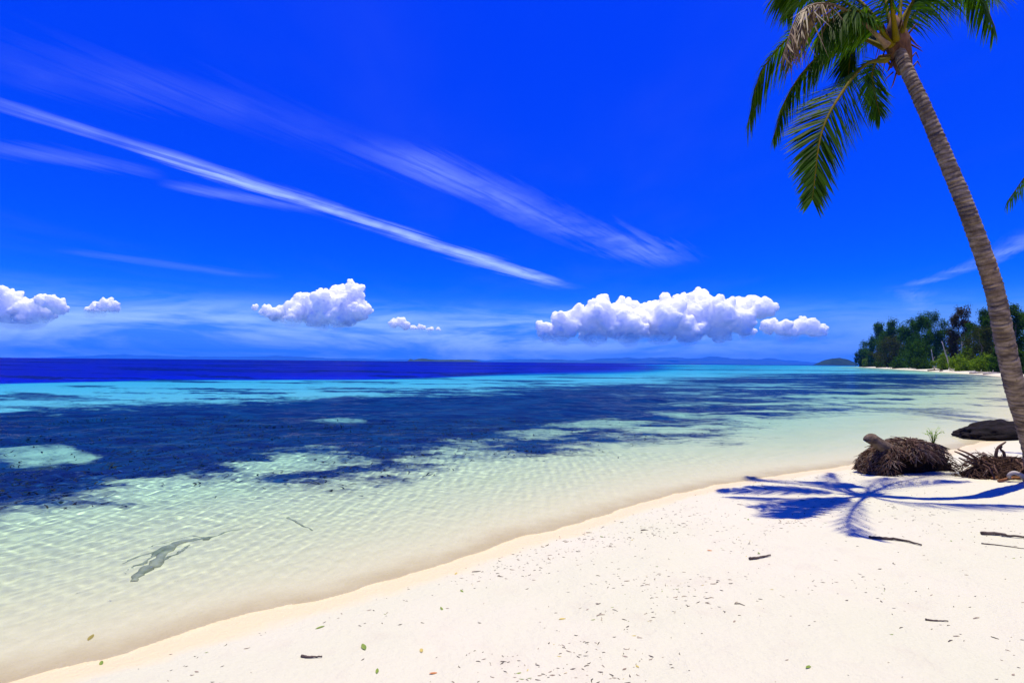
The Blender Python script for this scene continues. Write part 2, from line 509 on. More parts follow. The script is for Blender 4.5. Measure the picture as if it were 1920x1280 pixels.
for k in range(26):                     # wind waves running in towards the beach
    lam = 0.5 * (3.0 / 0.5) ** (k / 25.0); a = math.atan2(0.76, -0.65) + rng.normal(0, 0.6 if lam < 1 else 0.4); kk = 2 * math.pi / lam
    att = sstep(lam / G.cell, 3.0, 6.0)
    W += att * (0.012 + 0.016 * sstep(depth, 0.3, 0.6)) / kk * np.sin(kk * (math.cos(a) * wx + math.sin(a) * wy) + rng.uniform(0, 6.28))
W *= damp * patch
me, used = G.mesh('sea_water', W, (TZ < -0.010) & (SD < 0))
at_d = me.attributes.new('depth', 'FLOAT', 'POINT'); at_d.data.foreach_set('value', depth[used].astype(np.float32))
WATER_K = (0.98, 0.175, 0.008)
m_water, t, p, out = new_mat('sea_water')
m_water.node_tree.nodes.remove(p)
pos = t.wpos()
rot = t.n('VectorRotate', rotation_type='Z_AXIS'); t.put(rot.inputs['Vector'], pos); rot.inputs['Angle'].default_value = -0.71
sv = t.vm('MULTIPLY', rot.outputs[0], (0.45, 1.0, 1.0))
sx, sy, sz = t.sep(pos)
dist = t.m('SQRT', t.m('ADD', t.m('MULTIPLY', sx, sx), t.m('MULTIPLY', sy, sy)))
h = t.m('ADD', t.m('MULTIPLY', t.noise(sv, 1.6, 5, 0.6, 0.3), 0.10), t.m('MULTIPLY', t.noise(sv, 0.22, 4, 0.6), 0.55))
nrm = t.bump(t.m('MULTIPLY', h, t.ss(dist, 9.0, 40.0)), 1.0, 1.0)
refr = t.n('BsdfRefraction', distribution='GGX'); refr.inputs['IOR'].default_value = 1.33; refr.inputs['Roughness'].default_value = 0.0
dep = t.n('Attribute', attribute_name='depth').outputs['Fac']
tr = [t.m('EXPONENT', t.m('MULTIPLY', dep, -k_)) for k_ in WATER_K]      # what each crossing of the water lets through
tc = t.n('CombineColor')
for s_, v_ in zip(tc.inputs, tr): t.put(s_, v_)
t.put(refr.inputs['Color'], tc.outputs[0])
glo = t.n('BsdfGlossy', distribution='GGX'); glo.inputs['Roughness'].default_value = 0.03
t.put(glo.inputs['Normal'], nrm)
fr = t.n('Fresnel'); fr.inputs['IOR'].default_value = 1.22; t.put(fr.inputs['Normal'], nrm)
mx = t.n('MixShader'); t.put(mx.inputs[0], t.m('MULTIPLY', fr.outputs[0], 0.22)); 
m_water.node_tree.links.new(refr.outputs[0], mx.inputs[1]); m_water.node_tree.links.new(glo.outputs[0], mx.inputs[2])
gls = t.n('BsdfGlass', distribution='GGX'); gls.inputs['IOR'].default_value = 1.33; gls.inputs['Roughness'].default_value = 0.0
t.put(gls.inputs['Color'], tc.outputs[0])                                  # seen from below: light trapped under the surface returns to the bed
m2 = t.n('MixShader'); t.put(m2.inputs[0], t.n('NewGeometry').outputs['Backfacing'])
m_water.node_tree.links.new(mx.outputs[0], m2.inputs[1]); m_water.node_tree.links.new(gls.outputs[0], m2.inputs[2])
m_water.node_tree.links.new(m2.outputs[0], out.inputs['Surface'])
water = tag(link('sea', me, m_water), 'clear rippled sea, turquoise over the reef and navy beyond', 'sea', kind='structure')
water.cycles.is_caustics_caster = True

# ------------------------------------------------------------------ far land
def hill_mesh(name, prof, D, depth, seed, ny=14, rough=0.25, step=6):
    """heightfield ridge; prof = [(px, height in px)], D metres away"""
    xs = np.arange(prof[0][0], prof[-1][0] + 1, step, dtype=float)
    hp = np.interp(xs, [p[0] for p in prof], [p[1] for p in prof])
    k = D / 960.0
    X = (xs - 960) * k
    Y = np.linspace(-1, 1, ny)
    XX, YY = np.meshgrid(X, Y)
    H = hp[None, :] * k * (1 - np.abs(YY) ** 1.5)
    H = H * (1 + rough * (fbm(XX / (k * 22), YY * 2.2, 5, seed) - 0.5) * 2.2)
    H = H + 0.10 * H * (fbm(XX / (k * 6), YY * 5, 3, seed + 5) - 0.5)
    Z = np.maximum(H, -1) - D * D / 12.74e6 - 0.5
    V = np.stack([XX * (1 + YY * depth / D), D + YY * depth, Z], -1).reshape(-1, 3)
    n = len(xs); i = np.arange(ny - 1)[:, None] * n; j = np.arange(n - 1)[None, :]
    Q = np.stack([i + j, i + j + 1, i + n + j + 1, i + n + j], -1).reshape(-1, 4)
    return mesh_np(name, V, Q)


m_hill = simple_mat('far_forest', (0.018, 0.04, 0.02), (0.04, 0.07, 0.03), 0.004, 0.95, 0, 0.1)
m_isle = simple_mat('island_forest', (0.006, 0.022, 0.008), (0.02, 0.045, 0.014), 0.03, 0.95, 8.0, 0.1, 5, 0.05)
HILLS = [
    ([(60, 0), (140, 5), (240, 9), (330, 7), (430, 6), (520, 9), (620, 6), (720, 4), (800, 6), (900, 5), (1000, 0)], 25000, 1200, 3, 'hills'),
    ([(860, 0), (930, 5), (1010, 8), (1080, 6), (1130, 9), (1190, 11), (1230, 13), (1290, 11), (1330, 14), (1400, 11), (1450, 12), (1500, 8), (1560, 4), (1640, 0)], 23500, 1200, 8, 'hills'),
    ([(930, 0), (990, 3), (1060, 6), (1150, 5), (1230, 8), (1300, 6), (1390, 9), (1470, 7), (1530, 3), (1600, 0)], 19000, 900, 12, 'hills'),
]
for prof, D, dp, sd_, nm in HILLS:
    tag(link(nm, hill_mesh(nm, prof, D, dp, sd_), m_hill), kind='structure')
low = hill_mesh('island', [(764, 0), (770, 5), (776, 2), (784, 4), (800, 6), (815, 4), (850, 5), (880, 4), (905, 0)], 4300, 60, 21, 8, 0.4, 3)
tag(link('island', low, m_hill), 'long low dark islet lying on the horizon left of the big cloud', 'island', 'islands on the horizon')
dome = hill_mesh('island', [(1524, 0), (1532, 4), (1545, 10), (1560, 14), (1575, 14.5), (1590, 11), (1602, 5), (1610, 0)], 3000, 140, 25, 20, 0.16, 1.5)
tag(link('island', dome, m_isle), 'rounded green wooded island just off the tip of the forested point', 'island', 'islands on the horizon')

# air between the photographer and the far hills
bmh = bmesh.new(); bmesh.ops.create_cube(bmh, size=1.0)
for v in bmh.verts: v.co = Vector((v.co.x * 54000, v.co.y * 54000, -70 if v.co.z < 0 else 480))
meh = bpy.data.meshes.new('haze'); bmh.to_mesh(meh); bmh.free()
m_haze = bpy.data.materials.new('haze'); m_haze.use_nodes = True
ht = m_haze.node_tree; ht.nodes.remove(ht.nodes['Principled BSDF'])
pv = ht.nodes.new('ShaderNodeVolumePrincipled'); pv.inputs['Color'].default_value = (0.02, 0.27, 1.0, 1); pv.inputs['Density'].default_value = 5.0e-5 / K
ht.links.new(pv.outputs[0], ht.nodes['Material Output'].inputs['Volume'])
HAZE = True
if HAZE: tag(link('haze', meh, m_haze), 'thin blue sea haze in front of the distant hills', 'haze', kind='stuff')

# ------------------------------------------------------------------ cumulus
m_cloud, t, p, out = new_mat('cloud')
p.inputs['Base Color'].default_value = (0.97, 0.97, 0.98, 1); p.inputs['Roughness'].default_value = 1.0
p.inputs['Specular IOR Level'].default_value = 0.0
p.inputs['Subsurface Weight'].default_value = 1.0
p.inputs['Subsurface Radius'].default_value = (1, 1, 1); p.inputs['Subsurface Scale'].default_value = 900.0 * K
oc = t.n('TexCoord').outputs['Object']; ox, oy, oz = t.sep(oc)
tc_ = t.n('Attribute', attribute_name='wisp').outputs['Fac']
cn = t.noise(oc, 0.0013, 4, 0.55)
keep = t.ss(t.m('ADD', cn, t.m('SUBTRACT', 0.5, tc_)), 0.22, 0.72)
tb = t.n('BsdfTransparent'); mx = t.n('MixShader')
t.put(mx.inputs[0], keep); m_cloud.node_tree.links.new(tb.outputs[0], mx.inputs[1]); m_cloud.node_tree.links.new(p.outputs[0], mx.inputs[2])
m_cloud.node_tree.links.new(mx.outputs[0], out.inputs['Surface'])


m_mist = bpy.data.materials.new('cloud_mist'); m_mist.use_nodes = True
mt_ = m_mist.node_tree; mt_.nodes.remove(mt_.nodes['Principled BSDF'])
pv = mt_.nodes.new('ShaderNodeVolumePrincipled'); pv.inputs['Color'].default_value = (0.98, 0.98, 1.0, 1); pv.inputs['Density'].default_value = 0.0007 / K
pv.inputs['Anisotropy'].default_value = 0.0
mt_.links.new(pv.outputs[0], mt_.nodes['Material Output'].inputs['Volume'])


def cloud(lobes, D, base_py, seed, label, voxel=38.0, wisp=0.0, fade_px=34, kids=16):
    """lobes = [(px, py, radius px)] seen from the beach; puffs upon puffs fused into one body"""
    rnd = random.Random(seed); k = D / 960.0
    c0 = at(sum(l[0] for l in lobes) / len(lobes), base_py, D)
    base_z = c0.z
    balls = []
    for (px, py, r) in lobes:
        c = at(px, py, D + rnd.uniform(-0.8, 0.8) * r * k) ; balls.append((c, r * k))
        for _ in range(kids):
            d = Vector((rnd.gauss(0, 1), rnd.gauss(-0.3, 1), rnd.gauss(0.35, 0.8))).normalized()
            r1 = r * k * rnd.uniform(0.25, 0.5); c1 = c + d * (r * k * rnd.uniform(0.75, 1.0)); balls.append((c1, r1))
            for _ in range(5):
                d2 = (d + Vector((rnd.gauss(0, .7), rnd.gauss(0, .7), rnd.gauss(0.1, .7)))).normalized()
                balls.append((c1 + d2 * r1 * 0.9, r1 * rnd.uniform(0.25, 0.5)))
    bm = bmesh.new(); bmesh.ops.create_icosphere(bm, subdivisions=2, radius=1.0)
    sv = np.array([v.co[:] for v in bm.verts]); sf = np.array([[v.index for v in f.verts] for f in bm.faces]); bm.free()
    V = np.concatenate([sv * r + np.array(c - c0) for c, r in balls]); F = np.concatenate([sf + i * len(sv) for i in range(len(balls))])
    me = mesh_np('cloud', V, F)
    tmp = bpy.data.objects.new('tmp', me); COL.objects.link(tmp)
    md = tmp.modifiers.new('r', 'REMESH'); md.mode = 'VOXEL'; md.voxel_size = voxel; md.use_smooth_shade = True
    ms = tmp.modifiers.new('s', 'SMOOTH'); ms.iterations = 4; ms.factor = 0.5
    dg = bpy.context.evaluated_depsgraph_get()
    me2 = bpy.data.meshes.new_from_object(tmp.evaluated_get(dg)); bpy.data.objects.remove(tmp); bpy.data.meshes.remove(me)
    n = len(me2.vertices); co = np.zeros(n * 3, np.float32); me2.vertices.foreach_get('co', co); co = co.reshape(-1, 3)
    no = np.zeros(n * 3, np.float32); me2.vertex_normals.foreach_get('vector', no); no = no.reshape(-1, 3)
    nz = fbm(co[:, 0] / (9 * k) + co[:, 1] / (13 * k), co[:, 2] / (7 * k) + co[:, 1] / (11 * k), 4, seed) - 0.5
    co += no * (nz * 6.5 * k)[:, None]
    low_ = co[:, 2] < 0
    co[low_, 2] *= 0.25
    me2.vertices.foreach_set('co', co.ravel())
    me2.polygons.foreach_set('use_smooth', [True] * len(me2.polygons)); me2.update()
    a = me2.attributes.new('wisp', 'FLOAT', 'POINT')
    big = fbm(co[:, 0] / (40 * k), co[:, 2] / (22 * k), 3, seed + 3)
    wv = wisp + 0.06 + 0.58 * (1 - sstep(co[:, 2], 0, fade_px * k)) + (big - 0.5) * 0.35
    a.data.foreach_set('value', wv.astype(np.float32))
    me2.name = 'cloud'
    o = empty('cloud', c0)
    link('core', me2, m_cloud, o)
    # thin vapour round the body and hanging below it
    V = np.concatenate([sv * (r * 1.06 + 1.6 * k) + np.array(c - c0) + np.array([0, 0, -k * 2.0]) for c, r in balls if r > 5.5 * k])
    F = np.concatenate([sf + i * len(sv) for i in range(len(V) // len(sv))])
    me = mesh_np('mist', V, F); tmp = bpy.data.objects.new('tmp', me); COL.objects.link(tmp)
    md = tmp.modifiers.new('r', 'REMESH'); md.mode = 'VOXEL'; md.voxel_size = voxel * 1.5
    ms = tmp.modifiers.new('s', 'SMOOTH'); ms.iterations = 6; ms.factor = 0.5
    dg = bpy.context.evaluated_depsgraph_get()
    me3 = bpy.data.meshes.new_from_object(tmp.evaluated_get(dg)); bpy.data.objects.remove(tmp); bpy.data.meshes.remove(me)
    link('mist', me3, m_mist, o)
    return tag(o, label, 'cloud', 'cumulus clouds above the horizon')


cloud([(1025, 622, 18), (1060, 608, 24), (1085, 600, 22), (1112, 592, 22), (1130, 565, 12), (1128, 585, 24), (1160, 602, 34), (1180, 610, 30), (1212, 600, 28),
       (1230, 585, 22), (1255, 595, 34), (1290, 575, 24), (1318, 572, 24), (1310, 600, 30), (1355, 588, 26), (1395, 580, 24), (1425, 580, 18), (1440, 577, 13), (1385, 600, 24), (1240, 618, 26), (1050, 630, 16), (1110, 626, 22), (1180, 632, 18), (1290, 622, 24), (1350, 616, 22)],
      20000, 640, 5, 'largest white cumulus cloud, piled up right of the middle of the horizon')
cloud([(498, 584, 10), (520, 588, 14), (560, 578, 22), (585, 582, 26), (610, 570, 24), (640, 560, 22), (662, 552, 20), (640, 585, 28), (670, 582, 20), (600, 596, 20), (478, 577, 6), (550, 596, 16)],
      19000, 612, 9, 'ragged white cumulus cloud slanting up to the right, left of the middle', 30)
cloud([(20, 560, 16), (4, 566, 22), (45, 578, 16), (80, 564, 12), (100, 568, 14), (60, 590, 26), (20, 590, 24), (110, 578, 12)],
      19500, 604, 13, 'white cumulus bank cut by the left edge of the picture', 30, 0.0)
cloud([(180, 574, 8), (198, 571, 11), (214, 576, 10), (170, 585, 9), (190, 583, 9)], 19500, 586, 17, 'small flat white cloud puff beside the cloud bank at the left', 22, 0.1, 8, 12)
cloud([(738, 606, 9), (752, 603, 9), (762, 610, 8), (790, 615, 7), (805, 619, 6), (822, 621, 5), (776, 616, 6)], 19500, 621, 19, 'little broken white cloud low between the two large clouds', 20, 0.14, 8, 12)
cloud([(1440, 612, 14), (1470, 616, 16), (1500, 612, 16), (1522, 614, 16), (1538, 622, 12), (1400, 622, 14), (1480, 626, 16)], 21000, 634, 23, 'thin wispy cloud trailing right of the largest cumulus', 28, 0.26, 12, 12)

# ------------------------------------------------------------------ foliage materials
def leaf_mat(name, c1, c2, scale=0.6, trans=0.40, rough=0.7, spec=0.05):
    m, t, p, out = new_mat(name)
    pos = t.wpos()
    rnd = t.n('NewGeometry').outputs['Random Per Island']
    f = t.m('ADD', t.m('MULTIPLY', t.noise(pos, scale, 3), 0.7), t.m('MULTIPLY', rnd, 0.4))
    c = t.mix(t.ss(f, 0.3, 0.8), c1, c2)
    t.put(p.inputs['Base Color'], c); p.inputs['Roughness'].default_value = rough; p.inputs['Specular IOR Level'].default_value = spec
    tl = t.n('BsdfTranslucent'); t.put(tl.inputs['Color'], t.mix(1.0, c, (1.5, 1.6, 0.5), 'MULTIPLY'))
    mx = t.n('MixShader'); mx.inputs[0].default_value = trans
    m.node_tree.links.new(p.outputs[0], mx.inputs[1]); m.node_tree.links.new(tl.outputs[0], mx.inputs[2])
    m.node_tree.links.new(mx.outputs[0], out.inputs['Surface'])
    return m


M_DARK = leaf_mat('dark_needles', (0.010, 0.038, 0.002), (0.05, 0.125, 0.005), 0.35)
M_MID = leaf_mat('mid_leaves', (0.014, 0.042, 0.002), (0.05, 0.11, 0.006), 0.35)
M_BRIGHT = leaf_mat('bright_leaves', (0.07, 0.14, 0.006), (0.18, 0.27, 0.012), 0.5)
M_BROWN = leaf_mat('rusty_leaves', (0.025, 0.02, 0.004), (0.055, 0.042, 0.008), 0.4)
M_OLIVE = leaf_mat('olive_leaves', (0.025, 0.035, 0.006), (0.06, 0.075, 0.012), 0.5)
M_BARK = simple_mat('grey_bark', (0.09, 0.075, 0.06), (0.20, 0.17, 0.14), 2.0, 0.9, 0.02)
M_PALE = simple_mat('bleached_wood', (0.30, 0.26, 0.21), (0.50, 0.46, 0.40), 3.0, 0.85, 0.01)


def leaves_mesh(centers, sizes, counts, rnd, leaf, droop=0.3):
    """leaf-sized quads scattered round clump centres"""
    V = []; 
    for c, s_, n in zip(centers, sizes, counts):
        d = rnd.normal(0, 0.45, (n, 3)) * np.array(s_) + np.array(c)
        V.append(d)
    P = np.concatenate(V); n = len(P)
    a = rnd.normal(0, 1, (n, 3)); a[:, 2] -= droop * 2; a /= np.linalg.norm(a, axis=1)[:, None]
    b = np.cross(a, rnd.normal(0, 1, (n, 3))); b /= np.linalg.norm(b, axis=1)[:, None]
    L = (leaf * rnd.uniform(0.6, 1.5, n))[:, None]; w = L * 0.42
    vs = np.stack([P - b * w * 0.3, P + a * L * 0.5 - b * w, P + a * L, P + a * L * 0.5 + b * w], 1).reshape(-1, 3)
    q = np.arange(n * 4).reshape(-1, 4)
    return vs, q


def inland_point(px, s):
    r = (px - 960) / 960.0
    D = np.concatenate([np.linspace(40, 600, 1200)])
    sd = shore_sd(D * r, D)
    k = np.argmax(sd > s) if (sd > s).any() else np.argmax(sd)
    return float(D[k] * r), float(D[k])


def tree(px, top_py, w_px, s_in, mat, seed, label, cat='tree', group='trees on the forested point', dens=1.0, low=0.22, form='spread', base_name='tree', gap=0.0):
    rnd = np.random.default_rng(seed)
    x, y = inland_point(px, s_in); z = zt(x, y)
    k = y / 960.0
    Hh = at(px, top_py, y).z - z; Wd = w_px * k * 0.5
    root = empty(base_name, (x, y, z))
    g = Geo(); lean = rnd.normal(0, 0.05, 2) * Hh
    trunk = [(0, 0, -0.3)] + [(lean[0] * t_ + rnd.normal(0, 0.015) * Hh, lean[1] * t_, Hh * 0.92 * t_) for t_ in np.linspace(0.15, 1, 7)]
    r0 = max(0.12, Hh * 0.016)
    g.tube(trunk, [r0 * (1 - 0.85 * i / 7) for i in range(8)], 7)
    cs, ss_, ns = [], [], []
    nl = int(16 * (0.6 + 0.5 * dens))
    for i in range(nl):
        f = low + (1 - low) * (i + rnd.uniform(0, 1)) / nl
        if form == 'spread': env = (0.55 + 0.75 * math.sin(math.pi * min(1, max(0, (f - low) / (1 - low)) * 0.85 + 0.12))) * rnd.uniform(0.5, 1.05)
        elif form == 'column': env = (0.9 - 0.55 * (f - low) / (1 - low)) * rnd.uniform(0.6, 1.1)
        else: env = math.sqrt(max(0.05, 1 - ((f - 0.35) / 0.68) ** 2)) * rnd.uniform(0.6, 1.0)
        az_ = rnd.uniform(0, 6.283); ln = Wd * env * 0.85
        b = np.array([lean[0] * f, lean[1] * f, Hh * f * 0.86])
        tip = b + np.array([math.cos(az_) * ln, math.sin(az_) * ln, Hh * 0.07 * rnd.uniform(0.2, 1.6)])
        midp = (b + tip) / 2 + np.array([0, 0, Hh * 0.02])
        g.tube([b, midp, tip], [r0 * 0.38 * (1.1 - f), r0 * 0.25 * (1.1 - f), r0 * 0.1], 4, False)
        for q_ in (0.45, 0.75, 1.0):
            if rnd.uniform() < gap: continue
            c = b + (tip - b) * q_ + rnd.normal(0, 0.05, 3) * Wd
            s0 = Wd * rnd.uniform(0.22, 0.40)
            cs.append(c); ss_.append((s0 * 0.8, s0 * 0.8, s0 * rnd.uniform(0.8, 1.9))); ns.append(int(200 * dens * rnd.uniform(0.6, 1.3)))
    for _ in range(3):
        cs.append(np.array([lean[0], lean[1], Hh * 0.93]) + rnd.normal(0, 0.1, 3) * Wd * np.array([1, 1, 0.5])); ss_.append((Wd * 0.2, Wd * 0.2, Hh * 0.06)); ns.append(int(70 * dens))
    g.build('trunk', M_BARK, root)
    vs, q = leaves_mesh(cs, ss_, ns, rnd, max(0.28, 1.6 * k), 0.35)
    link('crown', mesh_np('crown', vs, q, False), mat, root)
    return tag(root, label, cat, group)


TREES = [
    (1622, 655, 26, 9, M_MID, 'spread', 'small round tree at the very tip of the forested point', 1.0, 0.1),
    (1643, 606, 44, 9, M_DARK, 'spread', 'tall dark tree nearest the tip of the forested point', 1.2, 0.12),
    (1672, 599, 46, 11, M_DARK, 'spread', 'dark tree second from the tip of the forested point', 1.2, 0.14),
    (1665, 632, 56, 6, M_OLIVE, 'spread', 'greyish open tree in front of the dark trees near the tip', 0.8, 0.1),
    (1712, 596, 52, 12, M_DARK, 'spread', 'dark spreading tree in the middle of the forested point', 1.3, 0.14),
    (1746, 581, 62, 14, M_DARK, 'spread', 'tallest dark feathery tree of the forested point', 1.4, 0.16),
    (1725, 640, 50, 7, M_DARK, 'round', 'low dark tree under the tallest feathery tree', 1.1, 0.1),
    (1792, 577, 44, 14, M_BROWN, 'spread', 'rusty brown tree standing upright among the green ones', 1.2, 0.2),
    (1826, 587, 44, 16, M_DARK, 'spread', 'narrow dark tree right of the rusty brown tree', 1.2, 0.2),
    (1860, 578, 46, 12, M_MID, 'spread', 'broad tree partly behind the leaning palm trunk', 1.3, 0.12),
    (1905, 568, 56, 10, M_MID, 'spread', 'tall green tree right of the leaning palm trunk', 1.3, 0.1),
    (1950, 572, 60, 12, M_DARK, 'spread', 'dark tree cut by the right edge of the picture', 1.2, 0.1),
    (1845, 612, 60, 8, M_OLIVE, 'spread', 'olive bare-branched tree left of the leaning palm trunk', 0.8, 0.1),
    (1690, 610, 50, 20, M_MID, 'spread', 'tree showing between the dark trees near the tip', 1.1, 0.1),
    (1775, 615, 56, 20, M_DARK, 'spread', 'dark tree filling the gap below the rusty brown tree', 1.1, 0.08),
    (1880, 600, 70, 16, M_DARK, 'spread', 'dark tree directly behind the leaning palm trunk', 1.1, 0.08),
]
for i, (px, top, w, s_in, mt, form, lab, dens, low_) in enumerate(TREES):
    tree(px, top, w, s_in, mt, 100 + i, lab, dens=dens, low=low_, form=form)
SHRUBS = [
    (1630, 671, 26, 4.5, M_BRIGHT, 'bright green shrub at the left end of the wooded shore'),
    (1652, 676, 34, 4.5, M_MID, 'mid green shrub near the left end of the wooded shore'),
    (1690, 678, 40, 4.5, M_DARK, 'dark green shrub at the foot of the dark trees'),
    (1730, 676, 40, 4.5, M_MID, 'shrub left of the pale leaning trunks'),
    (1765, 664, 34, 4.2, M_BRIGHT, 'bright green shrub among the pale leaning trunks'),
    (1800, 674, 46, 4.0, M_BRIGHT, 'broad bright green shrub on the far sand edge'),
    (1815, 650, 40, 7.0, M_BRIGHT, 'tall light green shrub behind the broad bright one'),
    (1842, 670, 44, 4.0, M_BRIGHT, 'bright green shrub left of the leaning palm trunk'),
    (1868, 676, 40, 4.0, M_MID, 'green shrub touching the left side of the palm trunk'),
    (1912, 664, 40, 4.0, M_MID, 'green shrub right of the leaning palm trunk'),
]
for i, (px, top, w, s_in, mt, lab) in enumerate(SHRUBS):
    tree(px, top, w, s_in, mt, 200 + i, lab, 'shrub', 'shrubs along the far sand', 0.75, 0.02, 'round', 'shrub')

for i, (a, b, s_in, lab) in enumerate((
        ((1752, 688), (1746, 655), 3.2, 'short pale dead trunk standing at the edge of the far sand'),
        ((1782, 688), (1766, 640), 3.8, 'longer pale dead trunk leaning left over the far sand'),
        ((1804, 684), (1803, 638), 6.0, 'upright pale trunk behind the bright shrubs'))):
    x, y = inland_point(a[0], s_in); z = zt(x, y); P0 = Vector((x, y, z)); P1 = at(b[0], b[1], y - 1)
    g = Geo(); g.tube([P0 - Vector((0, 0, .3)), P0.lerp(P1, 0.4) + Vector((.1, 0, 0)), P0.lerp(P1, .75), P1], [0.22, 0.19, 0.15, 0.09], 7)
    rnd = random.Random(i)
    for f in (0.5, 0.65, 0.8):
        q = P0.lerp(P1, f); g.tube([q, q + Vector((rnd.uniform(-1, 1), 0, rnd.uniform(0.4, 1.2)))], [0.07, 0.02], 4)
    tag(g.build('dead_tree', M_PALE, loc=P0, rel=P0), lab, 'dead tree', 'pale dead trunks on the far sand')
M_LOG = simple_mat('wet_log', (0.035, 0.025, 0.02), (0.10, 0.07, 0.05), 2.0, 0.8, 0.02)
for i, (px, s_in, ln, an, mt, lab) in enumerate((
        (1752, 1.6, 5.0, 0.1, M_LOG, 'dark log lying below the pale dead trunks'),
        (1765, 1.4, 2.6, 0.6, M_LOG, 'short dark log beside the longer dark one'),
        (1838, 1.6, 4.2, -0.3, M_PALE, 'pale driftwood log left of the leaning palm trunk'),
        (1860, 1.8, 5.0, 0.25, M_PALE, 'pale driftwood log nearest the palm trunk on the far sand'))):
    x, y = inland_point(px, s_in); z = zt(x, y); c = Vector((x, y, z + 0.12)); d = Vector((math.cos(an), math.sin(an), 0.03)) * ln / 2
    g = Geo(); g.tube([c - d, c - d * .3 + Vector((0, 0, .05)), c + d * .4, c + d], [0.22, 0.24, 0.18, 0.08], 7)
    g.tube([c, c + Vector((0.2, 0, 0.7))], [0.09, 0.03], 5)
    tag(g.build('driftwood_log', mt, loc=c, rel=c), lab, 'log', 'logs on the far sand')

# ------------------------------------------------------------------ coconut palm
M_FROND = leaf_mat('palm_leaflet', (0.012, 0.045, 0.001), (0.06, 0.14, 0.004), 2.0, 0.5, 0.6, 0.1)
M_FROND_Y = leaf_mat('palm_leaflet_young', (0.03, 0.085, 0.001), (0.11, 0.19, 0.005), 2.0, 0.5, 0.6, 0.1)
M_FROND_D = leaf_mat('palm_leaflet_dead', (0.06, 0.03, 0.012), (0.26, 0.17, 0.08), 6.0, 0.25, 0.6, 0.3)
M_STALK = simple_mat('palm_stalk', (0.075, 0.07, 0.001), (0.16, 0.11, 0.002), 3.0, 0.7, 0.0, 0.06)
M_STALK_D = simple_mat('palm_stalk_dead', (0.14, 0.08, 0.04), (0.26, 0.17, 0.09), 5.0, 0.7)
M_HUSK = simple_mat('palm_fibre', (0.05, 0.022, 0.012), (0.16, 0.075, 0.035), 14.0, 0.9, 0.01, 0.2, 5, 40.0, 'Object', (1, 1, 0.3))

m_trunk, t, p, out = new_mat('palm_trunk')
oc = t.n('TexCoord').outputs['Object']
a1 = t.noise(t.vm('MULTIPLY', oc, (3, 3, 9)), 1.6, 5, 0.65); a2 = t.noise(t.vm('MULTIPLY', oc, (18, 18, 2.2)), 2.0, 5, 0.7)
a3 = t.noise(oc, 0.9, 3)
c = t.mix(t.ss(a1, 0.32, 0.68), (0.085, 0.058, 0.04), (0.38, 0.285, 0.19))
c = t.mix(t.m('MULTIPLY', t.ss(a2, 0.55, 0.72), 0.6), c, (0.055, 0.035, 0.025))
c = t.mix(t.m('MULTIPLY', t.ss(a3, 0.5, 0.75), 0.5), c, (0.34, 0.20, 0.09))
a4 = t.noise(t.vm('MULTIPLY', oc, (5, 5, 1.2)), 1.0, 4, 0.6)
c = t.mix(t.m('MULTIPLY', t.ss(a4, 0.52, 0.7), 0.55), c, (0.06, 0.04, 0.03))
rg = t.n('Attribute', attribute_name='ring').outputs['Fac']
c = t.mix(t.m('MULTIPLY', rg, 0.9), c, (0.045, 0.03, 0.022))
t.put(p.inputs['Base Color'], c); p.inputs['Roughness'].default_value = 0.85; p.inputs['Specular IOR Level'].default_value = 0.25
t.put(p.inputs['Normal'], t.bump(t.m('ADD', t.m('MULTIPLY', a2, 0.02), t.m('MULTIPLY', a1, 0.012)), 1.0, 1.0))


def palm_trunk(P, r_base, r_top, root, spacing=0.062, seed=1):
    """tapering trunk with a raised, slightly uneven scar for every fallen frond"""
    rnd = np.random.default_rng(seed)
    pts = catmull(P, 200); L = [0.0]
    for a, b in zip(pts[:-1], pts[1:]): L.append(L[-1] + (b - a).length)
    tot = L[-1]; seg = 22
    prof = ((0.0, -0.02, 1.0), (0.12, 0.10, 0.5), (0.5, 0.065, 0.0), (0.9, 0.01, 0.2))
    s_ = 0.0; rows = []
    while s_ < tot:
        h = spacing * rnd.uniform(0.75, 1.3)
        for f, bump_, dark in prof: rows.append((s_ + f * h, bump_, dark))
        s_ += h
    V = []; ring = []
    base = P[0]; Nv = Vector((0, -1, 0))
    ang = np.arange(seg) / seg * 2 * math.pi
    for (s_, bp, dk) in rows:
        u = min(s_, tot - 1e-4); k = int(np.searchsorted(L, u)) or 1; f = (u - L[k - 1]) / (L[k] - L[k - 1])
        c = pts[k - 1].lerp(pts[k], f); T = (pts[min(k + 1, 199)] - pts[max(k - 2, 0)]).normalized()
        Nv = (Nv - T * Nv.dot(T)).normalized(); B = T.cross(Nv)
        tt = u / tot
        r = r_top + (r_base - r_top) * (1 - tt) ** 1.15 + 0.09 * math.exp(-u / 0.28)
        ph = rnd.uniform(0, 6.28)
        for a in ang:
            wob = 1 + bp * (0.7 + 0.5 * math.sin(a * 2 + ph)) + 0.03 * math.sin(3 * a + s_ * 1.3) + rnd.normal(0, 0.008)
            sh = 0.012 * math.sin(a + ph * 0.3 + s_ * 2)
            q = c + T * sh + (Nv * math.cos(a) + B * math.sin(a)) * (r * wob); V.append((q.x - base.x, q.y - base.y, q.z - base.z)); ring.append(dk * rnd.uniform(0.5, 1.0))
    n = len(rows); i = np.arange(n - 1)[:, None] * seg; j = np.arange(seg)[None, :]; j2 = (j + 1) % seg
    Q = np.stack([i + j, i + j2, i + seg + j2, i + seg + j], -1).reshape(-1, 4)
    me = mesh_np('trunk', V, Q)
    a = me.attributes.new('ring', 'FLOAT', 'POINT'); a.data.foreach_set('value', np.array(ring, np.float32))
    return link('trunk', me, m_trunk, root)


